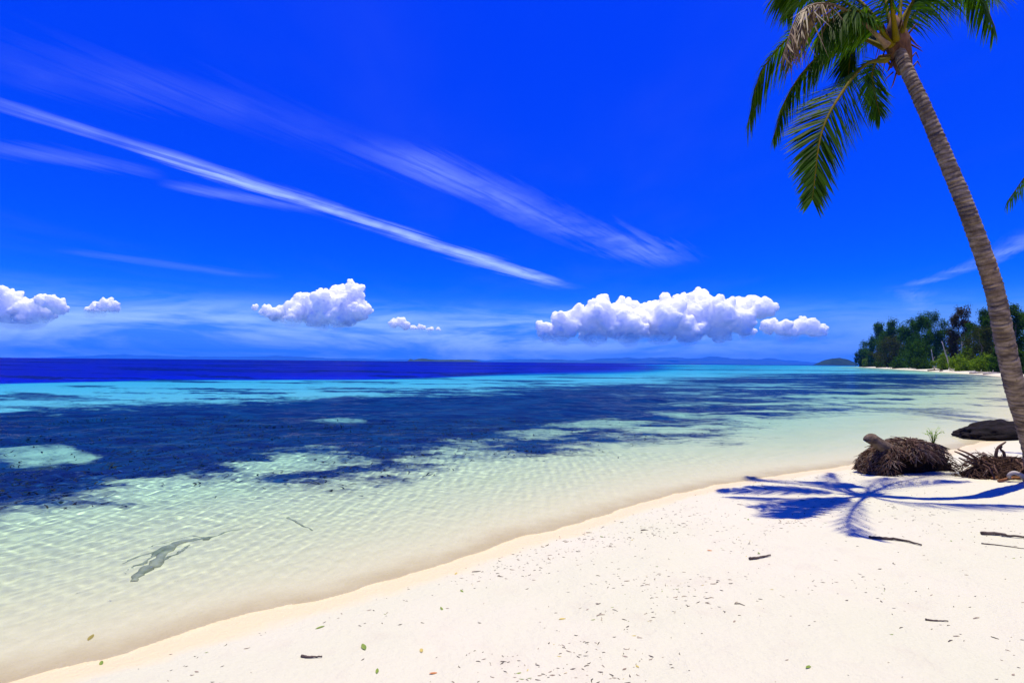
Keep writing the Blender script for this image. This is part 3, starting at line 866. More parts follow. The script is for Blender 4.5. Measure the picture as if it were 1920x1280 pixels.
def frond(P, root, base, leaf_len=0.6, n=92, mat=None, stalk=None, twist=0.0, droop=0.35, t0=0.16, seed=0, fold=-0.85, fold_tip=None, ragged=0.0, r0=0.022, curl=0.0, width=0.026):
    rnd = random.Random(seed); N_ = 64
    pts = [p - base for p in catmull(P, N_)]
    g = Geo(); g.tube(pts, [r0 * (1 - i / N_) ** 0.8 * (1.0 + 1.1 * math.exp(-i / 4.0)) + 0.0035 for i in range(N_)], 6)
    st = g.build('frond', stalk or M_STALK, root)
    frames = []; T = (pts[1] - pts[0]).normalized(); S_ = T.cross(Vector((0, 0, 1)))
    S_ = S_.normalized() if S_.length > 0.05 else Vector((1, 0, 0))
    for i in range(N_):
        T = (pts[min(i + 1, N_ - 1)] - pts[max(i - 1, 0)]).normalized()
        S_ = (S_ - T * S_.dot(T)).normalized(); frames.append((T, S_))
    lv = Geo()
    for i in range(n):
        for side in (-1, 1):
            t = t0 + (1 - t0) * (i + rnd.uniform(-0.35, 0.35) + 0.5) / n; t = min(t, 0.999)
            if rnd.random() < ragged: continue
            u = t * (N_ - 1); k = min(int(u), N_ - 2); pos = pts[k].lerp(pts[k + 1], u - k)
            T, S0 = frames[k]; Sd = Matrix.Rotation(twist * min(1, t * 2), 3, T) @ S0; Nn = Sd.cross(T)
            q = (t - t0) / (1 - t0)
            L = leaf_len * (0.55 + 0.45 * min(1, q / 0.25)) * (1 - 0.62 * max(0, (q - 0.4) / 0.6) ** 1.6) * rnd.uniform(0.85, 1.1)
            a = R(68 - 40 * q) + rnd.uniform(-0.09, 0.09)
            be = fold + ((fold if fold_tip is None else fold_tip) - fold) * q + rnd.uniform(-0.18, 0.18)
            d = (T * math.cos(a) + (Sd * side * math.cos(be) + Nn * math.sin(be)) * math.sin(a)).normalized()
            dr = droop * rnd.uniform(0.5, 1.5)
            wv = (T - d * T.dot(d)).normalized() * 0.8 + Nn * 0.45 * rnd.uniform(0.2, 1)
            wv = (wv - d * wv.dot(d)).normalized()
            rows = []; cv = Vector((rnd.uniform(-1, 1), rnd.uniform(-1, 1), rnd.uniform(-1, .6))) * curl
            for uu, ww in ((0.0, 0.55), (0.3, 1.0), (0.65, 0.8), (1.0, 0.05)):
                c_ = pos + d * (L * uu) + Vector((0, 0, -1)) * (dr * L * uu * uu) + cv * (L * uu * uu)
                w_ = wv * (width * 0.5 * ww); rows += [tuple(c_ - w_), tuple(c_ + w_)]
            lv.add(rows, [(0, 1, 3, 2), (2, 3, 5, 4), (4, 5, 7, 6)])
    lv.build('foliage', mat or M_FROND, st)
    return st


def sheath(base, C, root, seed, r=0.115):
    """brown fibre and old frond bases round the growing point"""
    rnd = random.Random(seed); g = Geo(); c = C - base
    g.tube([c + Vector((0.10, 0, -0.42)), c + Vector((0.05, 0, -0.2)), c, c + Vector((-0.03, 0, 0.16)), c + Vector((-0.04, 0, 0.34))], [r * 0.72, r * 1.05, r * 1.25, r * 0.9, r * 0.35], 14)
    for _ in range(26):
        a = rnd.uniform(0, 6.28); z0 = rnd.uniform(-0.4, 0.15); rr = r * rnd.uniform(0.95, 1.15)
        p0 = c + Vector((math.cos(a) * rr - z0 * 0.2, math.sin(a) * rr, z0))
        p1 = p0 + Vector((math.cos(a) * 0.09, math.sin(a) * 0.09, rnd.uniform(-0.2, 0.2))); p2 = p1 + Vector((math.cos(a) * 0.05, math.sin(a) * 0.05, -rnd.uniform(0.02, 0.2)))
        g.tube([p0, p1, p2], [0.014, 0.009, 0.003], 4)
    return g.build('fibre_sheath', M_HUSK, root)


base_p = ground(1955, 897)
TP = [base_p + Vector((0.03, 0.05, -0.25)), at(1935, 830, 7.0), at(1907, 740, 6.72), at(1884, 640, 6.48), at(1862, 535, 6.3), at(1815, 400, 6.2), at(1774, 300, 6.28), at(1732, 200, 6.42), at(1700, 130, 6.58), at(1684, 90, 6.7)]
palm = empty('coconut_palm', base_p)
palm_trunk([p_ for p_ in TP], 0.118, 0.068, palm, 0.058, 3)
palm.children[0].location = TP[0] - base_p
CR = at(1682, 78, 6.72)
sheath(base_p, CR, palm, 4)
F = [  # control points (px, py, depth), leaflet length, twist, droop, material, stalk, seed, extra
    ([(1668, 84, 6.7), (1600, 42, 6.95), (1510, 48, 7.2), (1432, 128, 7.35), (1402, 232, 7.45)], 0.50, 0.5, 0.55, M_FROND, M_STALK, 1, {'fold': -0.15}),
    ([(1660, 90, 6.7), (1600, 72, 6.95), (1532, 108, 7.2), (1478, 178, 7.4), (1450, 258, 7.5)], 0.42, -0.6, 0.55, M_FROND, M_STALK, 2, {'fold': -0.25}),
    ([(1662, 112, 6.6), (1622, 122, 6.35), (1580, 172, 6.0), (1541, 248, 5.75), (1523, 374, 5.6)], 0.58, -0.9, 0.12, M_FROND, M_STALK, 3, {'t0': 0.2, 'fold': -0.7, 'fold_tip': 0.1, 'n': 150, 'width': 0.030}),
    ([(1668, 108, 6.75), (1648, 108, 7.1), (1636, 140, 7.35), (1642, 180, 7.4), (1650, 216, 7.4)], 0.42, 1.2, 0.25, M_FROND, M_STALK, 4, {'t0': 0.3, 'n': 60, 'fold': 0.0}),
    ([(1672, 86, 6.65), (1640, 44, 6.5), (1590, 8, 6.5), (1520, -30, 6.7), (1455, -10, 6.9)], 0.55, 0.2, 0.6, M_FROND_Y, M_STALK, 5, {'t0': 0.24}),
    ([(1664, 86, 6.6), (1610, 36, 6.45), (1555, 8, 6.35), (1500, 24, 6.3), (1466, 110, 6.25)], 0.42, 0.3, 0.55, M_FROND_D, M_STALK_D, 6, {'curl': 0.5, 'ragged': 0.1, 'width': 0.02, 't0': 0.45, 'n': 60}),
    ([(1676, 76, 6.7), (1664, 20, 6.8), (1652, -60, 7.2), (1640, -100, 7.9), (1632, -70, 8.6)], 0.55, 0.0, 0.5, M_FROND_Y, M_STALK, 7, {}),
    ([(1684, 76, 6.75), (1694, 30, 6.9), (1740, -22, 7.1), (1820, -40, 7.3), (1866, 52, 7.4)], 0.58, 0.1, 0.5, M_FROND, M_STALK, 8, {}),
    ([(1658, 88, 6.75), (1630, 66, 7.2), (1606, 74, 7.6), (1594, 110, 7.8), (1590, 158, 7.85)], 0.46, 0.6, 0.3, M_FROND, M_STALK, 9, {}),
    ([(1680, 76, 6.6), (1670, -20, 6.1), (1668, -150, 5.5), (1690, -230, 5.0), (1730, -190, 4.75)], 0.52, 0.0, 0.5, M_FROND, M_STALK, 10, {'fold': -1.2}),
    ([(1686, 74, 6.65), (1720, -10, 6.4), (1800, -110, 6.1), (1930, -120, 5.9), (2060, 0, 5.75)], 0.55, 0.0, 0.5, M_FROND, M_STALK, 11, {'fold': -1.2}),
    ([(1690, 72, 6.8), (1730, 10, 7.4), (1790, -30, 7.9), (1860, -20, 8.2), (1905, -60, 8.3)], 0.50, 0.0, 0.5, M_FROND_Y, M_STALK, 12, {}),
    ([(1672, 80, 6.75), (1620, 10, 7.2), (1560, -30, 7.7), (1500, -20, 8.1), (1470, 20, 8.4)], 0.50, 0.2, 0.5, M_FROND, M_STALK, 13, {}),
    ([(1668, 84, 6.65), (1640, 40, 6.5), (1600, 22, 6.4), (1560, 36, 6.35), (1530, 84, 6.3)], 0.44, 0.2, 0.6, M_FROND, M_STALK, 14, {}),
    ([(1684, 76, 6.7), (1690, -10, 7.0), (1698, -90, 7.3), (1712, -140, 7.6), (1735, -150, 7.9)], 0.5, 0.0, 0.5, M_FROND_Y, M_STALK, 15, {}),
]
for pts_, ll, tw, dr, mt, stk, sd_, ex in F:
    fr_ = frond([at(*q) for q in pts_], palm, base_p, ll, mat=mt, stalk=stk, twist=tw, droop=dr, seed=sd_, **ex)
    if mt is M_FROND_D: fr_['label'] = 'dry brown dead frond'
tag(palm, 'tall leaning coconut palm with ringed grey trunk, roots by the dark stump', 'palm tree', 'coconut palms on the beach')

palm2 = empty('coconut_palm', (12.6, 9.3, zt(12.6, 9.3)))
b2 = palm2.location.copy(); C2 = Vector((11.0, 8.7, 5.9))
palm_trunk([b2 + Vector((0, 0, -0.2)), b2 + Vector((-0.3, 0, 1.6)), b2 + Vector((-0.9, -0.2, 3.4)), C2 + Vector((0.15, 0, -0.3))], 0.12, 0.07, palm2, 0.07, 9)
palm2.children[0].location = (0, 0, -0.2)
sheath(b2, C2, palm2, 8)
tip2 = at(1935, 425, 8.2)
frond([C2, C2 + Vector((-0.7, -0.15, 0.25)), C2 + Vector((-1.35, -0.3, -0.05)), (tip2 + C2 + Vector((-1.9, -.4, -.5))) / 2 + Vector((0.0, 0, 0.15)), tip2], palm2, b2, 0.45, mat=M_FROND, seed=50, twist=0.7)
for i in range(9):
    a = 0.5 + i * 0.66; d = Vector((math.cos(a), math.sin(a), 0)); d.x = d.x if d.x > -0.3 else 0.3 * d.x; up = 0.5 + 0.35 * math.sin(i * 2.1)
    frond([C2, C2 + d * 0.6 + Vector((0, 0, up * .8)), C2 + d * 1.4 + Vector((0, 0, up)), C2 + d * 2.1 + Vector((0, 0, up - .8))], palm2, b2, 0.5, n=50, seed=60 + i)
tag(palm2, 'palm at the right edge of the picture, only a frond tip in view', 'palm tree', 'coconut palms on the beach')

# ------------------------------------------------------------------ root stump, root clump, boulder
M_ROOT = simple_mat('old_roots', (0.045, 0.024, 0.016), (0.15, 0.085, 0.055), 9.0, 0.9, 0.0, 0.15)
M_ROOT2 = simple_mat('dry_roots', (0.14, 0.10, 0.065), (0.34, 0.26, 0.18), 11.0, 0.9, 0.0, 0.15)
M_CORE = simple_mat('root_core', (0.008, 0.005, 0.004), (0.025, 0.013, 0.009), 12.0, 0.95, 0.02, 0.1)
M_CUT = simple_mat('stub_wood', (0.06, 0.04, 0.026), (0.20, 0.145, 0.095), 9.0, 0.9, 0.03, 0.2, 5, 30)

sb = ground(1706, 893); sb.y += 0.42; sb.x += 0.30; sb.z = zt(sb.x, sb.y)
k7 = 7.55 / 960.0
SW, SH, SDp = 0.72, 0.50, 0.46


def stump_r(az, el):
    """radius of the root ball by direction; hollow under the front right"""
    x = math.cos(az) * math.cos(el); y = math.sin(az) * math.cos(el); z = math.sin(el)
    r = 1.0 / math.sqrt((x / SW) ** 2 + (y / SDp) ** 2 + (z / SH) ** 2)
    r *= 1 + 0.06 * math.sin(3 * az + 1) * math.cos(el) + 0.05 * math.sin(5 * az + 4 * el)
    hollow = max(0.0, min(1.0, (0.74 - el) / 0.16)) * max(0.0, min(1.0, (math.cos(az + 1.25) - 0.25) / 0.2))
    return r * (1 - 0.62 * hollow)


stump = empty('palm_stump', sb)
rnd = random.Random(11)
V = []; Q = []; na, ne = 56, 22
for e in range(ne):
    el = R(-14 + 104 * e / (ne - 1))
    for a in range(na):
        az_ = 2 * math.pi * a / na; r = stump_r(az_, el) * (0.95 + rnd.uniform(-.03, .03))
        V.append((r * math.cos(az_) * math.cos(el), r * math.sin(az_) * math.cos(el), r * math.sin(el)))
for e in range(ne - 1):
    for a in range(na): Q.append((e * na + a, e * na + (a + 1) % na, (e + 1) * na + (a + 1) % na, (e + 1) * na + a))
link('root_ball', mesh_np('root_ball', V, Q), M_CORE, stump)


def fibres(n, pick, mat, name, parent, rlo, rhi, llo, lhi, seed, flow):
    rnd = random.Random(seed); g = Geo()
    for _ in range(n):
        p, nn, down = pick(rnd); L = rnd.uniform(llo, lhi); r = rnd.uniform(rlo, rhi)
        d = flow(rnd, nn, down); d2 = (d + Vector((rnd.gauss(0, .3), rnd.gauss(0, .3), -rnd.uniform(0, .6)))).normalized()
        q1 = p + d * L * 0.5 + nn * 0.012; q2 = q1 + d2 * L * 0.5
        if q1.z < 0.005: q1.z = 0.005
        if q2.z < -0.01: q2.z = -0.01
        g.tube([p - nn * 0.01, q1, q2], [r, r * 0.85, r * 0.35], 3, False)
    o = g.build(name, mat, parent); o['kind'] = 'stuff'
    return o


def pick_s(rnd):
    while True:
        az_ = rnd.uniform(0, 2 * math.pi); el = math.asin(rnd.uniform(-0.05, 1))
        if math.sin(az_) > 0.55 and rnd.random() < 0.6: continue
        hol = el < 0.70 and math.cos(az_ + 1.25) > 0.27
        if hol: continue
        r = stump_r(az_, el); p = Vector((r * math.cos(az_) * math.cos(el), r * math.sin(az_) * math.cos(el), r * math.sin(el)))
        nn = Vector((p.x / SW ** 2, p.y / SDp ** 2, p.z / SH ** 2)).normalized()
        dn = Vector((0, 0, -1)); dn = (dn - nn * dn.dot(nn))
        dn = dn.normalized() if dn.length > 1e-3 else Vector((1, 0, 0))
        return p, nn, dn


def flow_s(rnd, nn, down):
    side = nn.cross(down)
    return (down * rnd.uniform(0.5, 1.2) + side * rnd.gauss(0, 0.95) + nn * rnd.uniform(0.0, 0.22)).normalized()


fibres(1900, pick_s, M_ROOT, 'root_fibre', stump, 0.004, 0.0105, 0.06, 0.20, 21, flow_s)
fibres(1000, pick_s, M_ROOT2, 'dry_root_fibre', stump, 0.003, 0.008, 0.05, 0.18, 22, flow_s)
st0 = at(1690, 858, sb.y - 0.05) - sb; st1 = at(1629, 819, sb.y - 0.14) - sb
g = Geo(); rnd = random.Random(2); nb = 12; cutd = (st1 - st0).normalized()
g.tube([st0.lerp(st1, i / (nb - 1)) + Vector((0, 0, rnd.uniform(-.006, .006))) for i in range(nb)], [(0.13 - 0.032 * min(1, i / 4) - 0.010 * i / nb) * rnd.uniform(0.93, 1.08) for i in range(nb)], 13)
for v_i in range(len(g.v)):
    q = Vector(g.v[v_i]); f = mnoise.noise(q * 14) * 0.009 + mnoise.noise(q * 40) * 0.004
    if v_i >= (nb - 1) * 13: q = q + cutd * (-0.03 * (q.z - st1.z) / 0.08)          # slanting, splintered cut
    ax = st0 + cutd * (q - st0).dot(cutd); g.v[v_i] = tuple(q + (q - ax).normalized() * f)
g.build('trunk_stub', M_CUT, stump)
tag(stump, 'shaggy brown palm root stump with a short sawn stub pointing left', 'stump')

# sprout on the stump
sp0 = at(1750, 829, sb.y - 0.02)
spr = empty('seedling', sp0); g = Geo(); lf = Geo(); rnd = random.Random(5)
for i in range(12):
    a = rnd.uniform(0, 6.28); L = rnd.uniform(0.14, 0.30); lean_ = rnd.uniform(0.1, 0.75)
    pts = [Vector((0, 0, -0.04)), Vector((math.cos(a) * lean_ * L * .4, math.sin(a) * lean_ * L * .4, L * 0.55)), Vector((math.cos(a) * lean_ * L, math.sin(a) * lean_ * L, L * (1 - .3 * lean_)))]
    g.tube(pts, [0.004, 0.003, 0.0015], 4)
    for j in range(10):
        q = pts[0].lerp(pts[1], j / 5) if j < 5 else pts[1].lerp(pts[2], (j - 5) / 5); d = Vector((rnd.gauss(0, 1), rnd.gauss(0, 1), rnd.uniform(-.3, .8))).normalized() * 0.045
        s_ = d.cross(Vector((0, 0, 1))).normalized() * 0.010
        lf.add([tuple(q), tuple(q + d * .5 + s_), tuple(q + d), tuple(q + d * .5 - s_)], [(0, 1, 2, 3)])
M_SPROUT = leaf_mat('sprout', (0.16, 0.32, 0.01), (0.35, 0.5, 0.03), 8.0)
g.build('stem', M_SPROUT, spr); o = lf.build('foliage', M_SPROUT, spr)
tag(spr, 'small bright green seedling growing on top of the stump', 'seedling')

# tangle of roots at the palm's foot
rc = ground(1868, 897); rc.y += 0.22; rc.x += 0.2; rc.z = zt(rc.x, rc.y)
clump = empty('root_clump', rc); rnd = random.Random(31)
V = []; Q = []; na, ne = 40, 12
for e in range(ne):
    el = R(-14 + 104 * e / (ne - 1))
    for a in range(na):
        az_ = 2 * math.pi * a / na; x = math.cos(az_) * math.cos(el); y = math.sin(az_) * math.cos(el); z = math.sin(el)
        r = 1 / math.sqrt((x / 0.52) ** 2 + (y / 0.30) ** 2 + (z / (0.24 + 0.10 * x)) ** 2) * (1 + 0.12 * math.sin(4 * az_ + 3 * el) + rnd.uniform(-.07, .07))
        V.append((r * x, r * y, r * z))
for e in range(ne - 1):
    for a in range(na): Q.append((e * na + a, e * na + (a + 1) % na, (e + 1) * na + (a + 1) % na, (e + 1) * na + a))
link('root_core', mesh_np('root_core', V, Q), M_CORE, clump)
for i in range(60):                                   # thick roots one can follow by eye
    a = rnd.uniform(-2.6, 0.9); g = Geo()
    p = Vector((rnd.uniform(-0.35, 0.45), rnd.uniform(-0.2, 0.1), rnd.uniform(0.12, 0.30))); pts = [p]
    d = Vector((rnd.gauss(-0.3, 0.7), rnd.gauss(-0.5, 0.5), rnd.gauss(0.0, 0.4))).normalized()
    for j in range(6):
        d = (d + Vector((rnd.gauss(0, .55), rnd.gauss(0, .5), rnd.gauss(-0.32, .4)))).normalized(); q = pts[-1] + d * rnd.uniform(0.035, 0.085)
        q.z = max(q.z, 0.012); pts.append(q)
    r = rnd.uniform(0.008, 0.02); g.tube(pts, [r * (1 - 0.12 * j) for j in range(7)], 6)
    g.build('root', M_ROOT if i % 3 else M_ROOT2, clump)
for pts_ in ([(1866, 868), (1868, 848), (1872, 838), (1880, 832), (1886, 828)], [(1884, 862), (1882, 848), (1876, 842), (1879, 836)], [(1830, 866), (1812, 856), (1800, 850), (1790, 846)], [(1835, 872), (1815, 866), (1798, 858)], [(1832, 860), (1816, 850), (1796, 842)]):
    g = Geo(); pts = [at(x, y, rc.y - 0.1) - rc for x, y in pts_]; g.tube(catmull(pts, 12), [0.024 * (1 - 0.055 * j) for j in range(12)], 6); g.build('root', M_ROOT, clump)


def pick_c(rnd):
    az_ = rnd.uniform(-3.4, 0.4); el = math.asin(rnd.uniform(0, 1)); x = math.cos(az_) * math.cos(el); y = math.sin(az_) * math.cos(el); z = math.sin(el)
    r = 1 / math.sqrt((x / 0.54) ** 2 + (y / 0.32) ** 2 + (z / 0.27) ** 2); p = Vector((r * x, r * y, r * z)); nn = Vector((x, y, z)); dn = Vector((0, 0, -1)) - nn * (-nn.z)
    return p, nn, dn.normalized() if dn.length > 1e-3 else Vector((1, 0, 0))


fibres(1100, pick_c, M_ROOT, 'root_fibre', clump, 0.003, 0.008, 0.06, 0.17, 41, lambda rnd, nn, dn: (dn * rnd.uniform(-.2, .8) + nn.cross(dn) * rnd.gauss(0, 1) + nn * rnd.uniform(0, .5)).normalized())
tag(clump, 'tangled heap of dark brown roots between the stump and the leaning palm', 'roots')

# pale curl of driftwood on the roots
g = Geo(); dw = ground(1908, 903); dw.y += 0.0
g.tube(catmull([dw + Vector((0.12, 0, 0.03)), dw + Vector((0.02, -0.03, 0.10)), dw + Vector((-0.07, -0.02, 0.13)), dw + Vector((-0.12, 0, 0.09)), dw + Vector((-0.09, 0.02, 0.05))], 14), [0.035 - 0.0012 * i for i in range(14)], 8)
tag(g.build('driftwood', M_PALE, loc=dw, rel=dw), 'small pale curled piece of driftwood in front of the roots', 'driftwood')
g = Geo()
for i, (a, b) in enumerate((((1860, 899), (1915, 893)), ((1872, 904), (1925, 899)))):
    A = ground(*a); B = ground(*b); g.tube([A + Vector((0, 0, .02)), (A + B) / 2 + Vector((0, 0, .045)), B + Vector((0, 0, .03))], [0.018, 0.022, 0.012], 6)
c0 = ground(1890, 899)
tag(g.build('fallen_stalk', simple_mat('rusty_stalk', (0.16, 0.06, 0.02), (0.28, 0.12, 0.04), 8.0), loc=c0, rel=c0), 'rust-brown dry stalk lying at the foot of the root tangle', 'stalk')

# dark boulder behind
bb = ground(1880, 826); bb.y += 0.5; bb.x += 0.45
bm = bmesh.new(); bmesh.ops.create_icosphere(bm, subdivisions=5, radius=1.0)
for v in bm.verts:
    n = v.co.normalized(); f = 1 + 0.16 * mnoise.noise(n * 1.7 + Vector((3, 1, 2))) + 0.13 * mnoise.noise(n * 4) + 0.07 * mnoise.noise(n * 11)
    x = n.x * f * 1.02; prof_ = 0.46 if n.x > -0.2 else 0.46 * (1 - 0.55 * (-0.2 - n.x))
    v.co = Vector((x, n.y * f * 0.62, max(n.z * f * prof_, -0.12)))
meb = bpy.data.meshes.new('boulder'); bm.to_mesh(meb); bm.free(); meb.polygons.foreach_set('use_smooth', [True] * len(meb.polygons))
M_ROCK = simple_mat('dark_rock', (0.004, 0.003, 0.003), (0.013, 0.009, 0.008), 5.0, 0.95, 0.03, 0.2, 6, 16)
tag(link('boulder', meb, M_ROCK, loc=bb), 'low blackish boulder on wet sand behind the palm trunk', 'boulder')

# ------------------------------------------------------------------ things washed up on the sand
M_TWIG = simple_mat('twig', (0.035, 0.025, 0.02), (0.11, 0.08, 0.06), 20.0, 0.9)
M_GREENLEAF = simple_mat('fresh_leaf', (0.12, 0.20, 0.015), (0.25, 0.30, 0.03), 10.0, 0.5)
M_YELLOWLEAF = simple_mat('yellow_leaf', (0.42, 0.34, 0.06), (0.55, 0.42, 0.12), 10.0, 0.6)
M_ORANGELEAF = simple_mat('orange_leaf', (0.42, 0.13, 0.02), (0.55, 0.24, 0.05), 10.0, 0.6)


def stick(px_pts, r, label, name='stick', mat=None, sub=False, fork=None):
    pts = [ground(*q) for q in px_pts]; c = pts[0].copy()
    pts = catmull([q + Vector((0, 0, r * (0.0 if sub else 0.7))) for q in pts], 16)
    rnd = random.Random(len(label)); g = Geo()
    g.tube([q + Vector((0, 0, rnd.uniform(0, r * .4))) for q in pts], [r * (1 - 0.035 * i) * rnd.uniform(.85, 1.1) for i in range(16)], 7)
    if fork:
        f = [ground(*q) + Vector((0, 0, r * .6)) for q in fork]; f = catmull(f, 10); g.tube(f, [r * .8 * (1 - 0.07 * i) for i in range(10)], 6)
    o = g.build(name, mat or M_TWIG, loc=c, rel=c)
    if sub: o.cycles.is_caustics_receiver = True
    return tag(o, label, 'stick', 'sticks on the beach' if not sub else 'sunken branches')


stick([(1630, 1009), (1655, 1011), (1690, 1014), (1728, 1023)], 0.014, 'dark crooked stick on the sand below the palm shadow')
stick([(1840, 1002), (1870, 1003), (1895, 1007), (1935, 1010)], 0.016, 'thick dark stick cut by the right edge of the picture')
stick([(1840, 1019), (1870, 1022), (1900, 1026), (1935, 1031)], 0.005, 'thin twig just below the thick stick at the right edge')
stick([(1405, 1049), (1422, 1047), (1445, 1042)], 0.012, 'short dark stick lying in the drift line of leaf litter')
stick([(565, 1231), (580, 1233), (604, 1232)], 0.008, 'small twig on the sand at the bottom left of the beach')
stick([(1735, 1162), (1752, 1164), (1778, 1165)], 0.006, 'small thin twig alone on the lower right sand')
M_SUNK = simple_mat('sunken_wood', (0.24, 0.27, 0.18), (0.5, 0.5, 0.34), 6.0, 0.9, 0.01)
P_ = [ground(*q) for q in ((470, 1008), (425, 1018), (385, 1030), (345, 1036), (305, 1050), (270, 1062), (228, 1076))]
sbr = P_[0].copy(); g = Geo(); rnd = random.Random(9)
def limb(px_pts, radii, n=22):
    q = catmull([ground(*p_) for p_ in px_pts], n)
    rr_ = np.interp(np.linspace(0, 1, n), np.linspace(0, 1, len(radii)), radii)
    g.tube([p_ + Vector((rnd.gauss(0, .008), rnd.gauss(0, .008), r_ * rnd.uniform(-.45, .1))) for p_, r_ in zip(q, rr_)], [r_ * rnd.uniform(.75, 1.2) for r_ in rr_], 8)
limb([(470, 1008), (425, 1018), (385, 1030), (345, 1036), (305, 1050), (270, 1062), (228, 1076)], [.008, .016, .035, .05, .04, .022, .006])
limb([(335, 1038), (306, 1058), (285, 1078), (266, 1090), (248, 1107)], [.05, .055, .06, .05, .03])
limb([(300, 1052), (272, 1074), (250, 1082), (232, 1093)], [.03, .02, .012, .005])
limb([(390, 1029), (360, 1028), (332, 1033), (300, 1040), (280, 1046)], [.02, .018, .014, .01, .004])
limb([(300, 1072), (318, 1062), (340, 1052), (352, 1042)], [.03, .025, .02, .01])
o = g.build('sunken_branch', M_SUNK, loc=sbr, rel=sbr); o.cycles.is_caustics_receiver = True
tag(o, 'forked sunken branch lying on the pale bed at the left', 'stick', 'sunken branches')
stick([(538, 990), (560, 998), (586, 1012)], 0.018, 'small sunken stick right of the forked branch', 'sunken_branch', M_SUNK, True)


def leaf_mesh(name, L, W, curl, rnd):
    n = 6; V = []; Q = []
    for i in range(n + 1):
        u = i / n; w = W * math.sin(math.pi * (u * 0.94 + 0.04)) ** 0.8; z = 0.002 + curl * L * (u - .5) ** 2
        V += [(L * (u - .5), -w, z + w * 0.15), (L * (u - .5), 0, z), (L * (u - .5), w, z + w * 0.2)]
    for i in range(n):
        for j in range(2): a = i * 3 + j; Q.append((a, a + 3, a + 4, a + 1))
    return mesh_np(name, V, Q)


LEAVES = [(682, 1213, .085, 'g', 'green leaf lying beside a grey one low on the beach'), (600, 1176, .06, 'g', 'green leaf nearest the waterline on the lower beach'),
          (190, 1243, .06, 'g', 'green leaf on the wet sand at the bottom left corner'), (170, 1201, .09, 'y', 'yellowish leaf lying in the shallows at bottom left'),
          (828, 1141, .05, 'g', 'small green leaf in the middle of the lower beach'), (855, 1075, .05, 'y', 'yellow-green leaf just above the waterline'),
          (1054, 1160, .05, 'y', 'yellow leaf alone on the sand at the bottom centre'), (1128, 1006, .05, 'g', 'green leaf on the upper beach close to the water'),
          (866, 1108, .045, 'g', 'tiny green leaf left of a twig near the waterline'), (790, 1219, .06, 'y', 'pale yellow leaf on the sand near the bottom edge'),
          (707, 1258, .05, 'g', 'dark green leaf near the bottom edge of the beach'), (813, 1262, .05, 'o', 'orange leaf near the bottom edge of the beach'),
          (1331, 1032, .05, 'o', 'orange leaf in the drift line right of centre'), (1423, 1037, .045, 'g', 'green leaf next to the short dark stick'),
          (1466, 942, .06, 'r', 'reddish leaf left of the palm frond shadow'), (1844, 946, .06, 'o', 'brown-orange leaf beside the palm trunk shadow'),
          (1403, 974, .05, 'g', 'green leaf on the pale sand below the frond shadow tip'), (1516, 1250, .05, 'g', 'green leaf scrap near the bottom right')]
M_REDLEAF = simple_mat('red_leaf', (0.35, 0.03, 0.05), (0.5, 0.08, 0.1), 10.0, 0.6)
MM = {'g': M_GREENLEAF, 'y': M_YELLOWLEAF, 'o': M_ORANGELEAF, 'r': M_REDLEAF}
rnd = random.Random(77)
for (px, py, L, kd, lab) in LEAVES:
    p_ = ground(px, py); o = link('fallen_leaf', leaf_mesh('fallen_leaf', L, L * .17, rnd.uniform(.02, .15), rnd), MM[kd], loc=p_)
    if p_.z < 0: o.cycles.is_caustics_receiver = True
    o.rotation_euler = (rnd.uniform(-.15, .15), rnd.uniform(-.15, .15), rnd.uniform(0, 6.28))
    tag(o, lab, 'leaf', 'fallen leaves on the sand')

# leaf litter: thousands of scraps, thicker along the old tide lines
rs = np.random.default_rng(8)
N0 = 110000
cx = rs.uniform(-5, 9.5, N0); cyy = rs.uniform(1.6, 9.0, N0); sdv = shore_sd(cx, cyy)
nz1 = fbm(cx * 1.1, cyy * 1.1, 4, 91); nz2 = fbm(cx * 0.5 + 9, cyy * 0.5, 3, 95)
line = np.exp(-((sdv - 1.75 - (nz2 - .5) * 1.6) / 0.15) ** 2) * 1.0 + 0.45 * np.exp(-((sdv - 0.7 - (nz2 - .5) * 0.8) / 0.3) ** 2)
pr = (0.03 + 0.13 * sstep(nz1, 0.45, 0.7) + 0.55 * line * sstep(nz1, 0.3, 0.6)) * (sdv > 0.10) * (cyy > 1.8)
ok = rs.uniform(0, 1, N0) < pr * 0.45
cx, cyy, sdv = cx[ok], cyy[ok], sdv[ok]
cz = terrain_z(cx, cyy)
MS = [simple_mat('litter_dark', (0.03, 0.025, 0.02), (0.10, 0.075, 0.055), 30.0, 0.9), simple_mat('litter_tan', (0.20, 0.15, 0.10), (0.34, 0.27, 0.19), 30.0, 0.9), M_GREENLEAF, M_YELLOWLEAF]
gs = [Geo() for _ in MS]; rnd = random.Random(3)
for x, y, z in zip(cx, cyy, cz):
    k = rnd.choices(range(4), (0.60, 0.34, 0.03, 0.03))[0]; g = gs[k]; a = rnd.gauss(0.1, 0.7); c, s_ = math.cos(a), math.sin(a)
    if k < 2 and rnd.random() < 0.7:
        L = rnd.lognormvariate(-4.2, 0.6); r = L * 0.04 + 0.0012; b = rnd.uniform(-.25, .25) * L
        P = [Vector((x - c * L / 2, y - s_ * L / 2, z + r * .5)), Vector((x - s_ * b, y + c * b, z + r * .6 + rnd.uniform(0, .05) * L)), Vector((x + c * L / 2, y + s_ * L / 2, z + r * .5))]
        g.tube(P, [r * .8, r, r * .5], 3, False)
    else:
        L = rnd.uniform(0.004, 0.018); w = L * rnd.uniform(.2, .5); h = rnd.uniform(.02, .15) * L
        g.add([(x - c * L, y - s_ * L, z + .001), (x + s_ * w, y - c * w, z + h), (x + c * L, y + s_ * L, z + .004), (x - s_ * w, y + c * w, z + h * .6)], [(0, 1, 2), (0, 2, 3)])
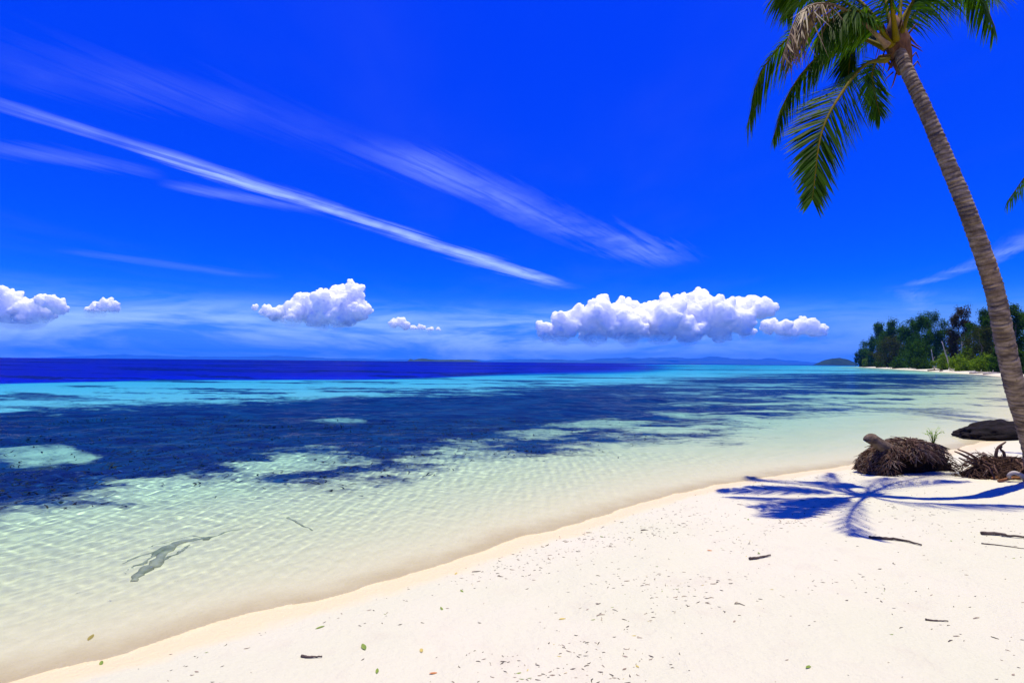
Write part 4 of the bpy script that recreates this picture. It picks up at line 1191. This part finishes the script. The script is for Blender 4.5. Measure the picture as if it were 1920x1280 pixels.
for g, mt, nm, lb in zip(gs, MS, ('leaf_litter', 'dry_litter', 'green_litter', 'yellow_litter'), ('dark twig and leaf scraps strewn over the white sand', 'tan dry plant scraps strewn over the white sand', 'small green leaf scraps on the sand', 'small yellow leaf scraps on the sand')):
    tag(g.build(nm, mt, smooth=False), lb, 'litter', kind='stuff')

# sea grass tufts along the near edge of the weed bed
N0 = 90000
cx = rs.uniform(-16, 14, N0); cyy = rs.uniform(5, 17, N0); sdv = shore_sd(cx, cyy); gm = grass_mask(cx, cyy)
ok = (rs.uniform(0, 1, N0) < gm ** 2 * 0.30) & (sdv < -1.2) & (np.abs(cx) < cyy * 1.15)
cx, cyy = cx[ok], cyy[ok]; cz = terrain_z(cx, cyy); n = len(cx)
hmax = np.minimum(-cz - 0.05, 0.10); a = rs.uniform(0, 6.283, n); le = rs.uniform(.6, 2.2, n); hh = hmax * rs.uniform(.3, 1.0, n); w = rs.uniform(0.006, 0.016, n)
P0 = np.stack([cx, cyy, cz - .01], 1); d = np.stack([np.cos(a) * hh * le, np.sin(a) * hh * le, hh], 1); sd3 = np.stack([-np.sin(a) * w, np.cos(a) * w, 0 * w], 1)
mid_ = P0 + d * np.array([.35, .35, .7])
vs = np.stack([P0 - sd3, P0 + sd3, mid_ + sd3, mid_ - sd3, P0 + d], 1).reshape(-1, 3)
b5 = np.arange(n)[:, None] * 5
tri = np.concatenate([b5 + np.array([[0, 1, 2]]), b5 + np.array([[0, 2, 3]]), b5 + np.array([[3, 2, 4]])])
M_WEED = leaf_mat('sea_grass', (0.008, 0.035, 0.045), (0.09, 0.065, 0.05), 1.2, 0.1, 0.9, 0.0)
o = link('sea_grass', mesh_np('sea_grass', vs, tri, False), M_WEED); o.cycles.is_caustics_receiver = True
tag(o, 'dark sea grass on the bed of the shallow lagoon', 'sea grass', kind='stuff')

# ------------------------------------------------------------------ metres to scene units
for o in list(COL.objects):
    if o.parent is None and o.type in {'MESH', 'EMPTY'}:
        o.location = o.location * K; o.scale = (K, K, K)
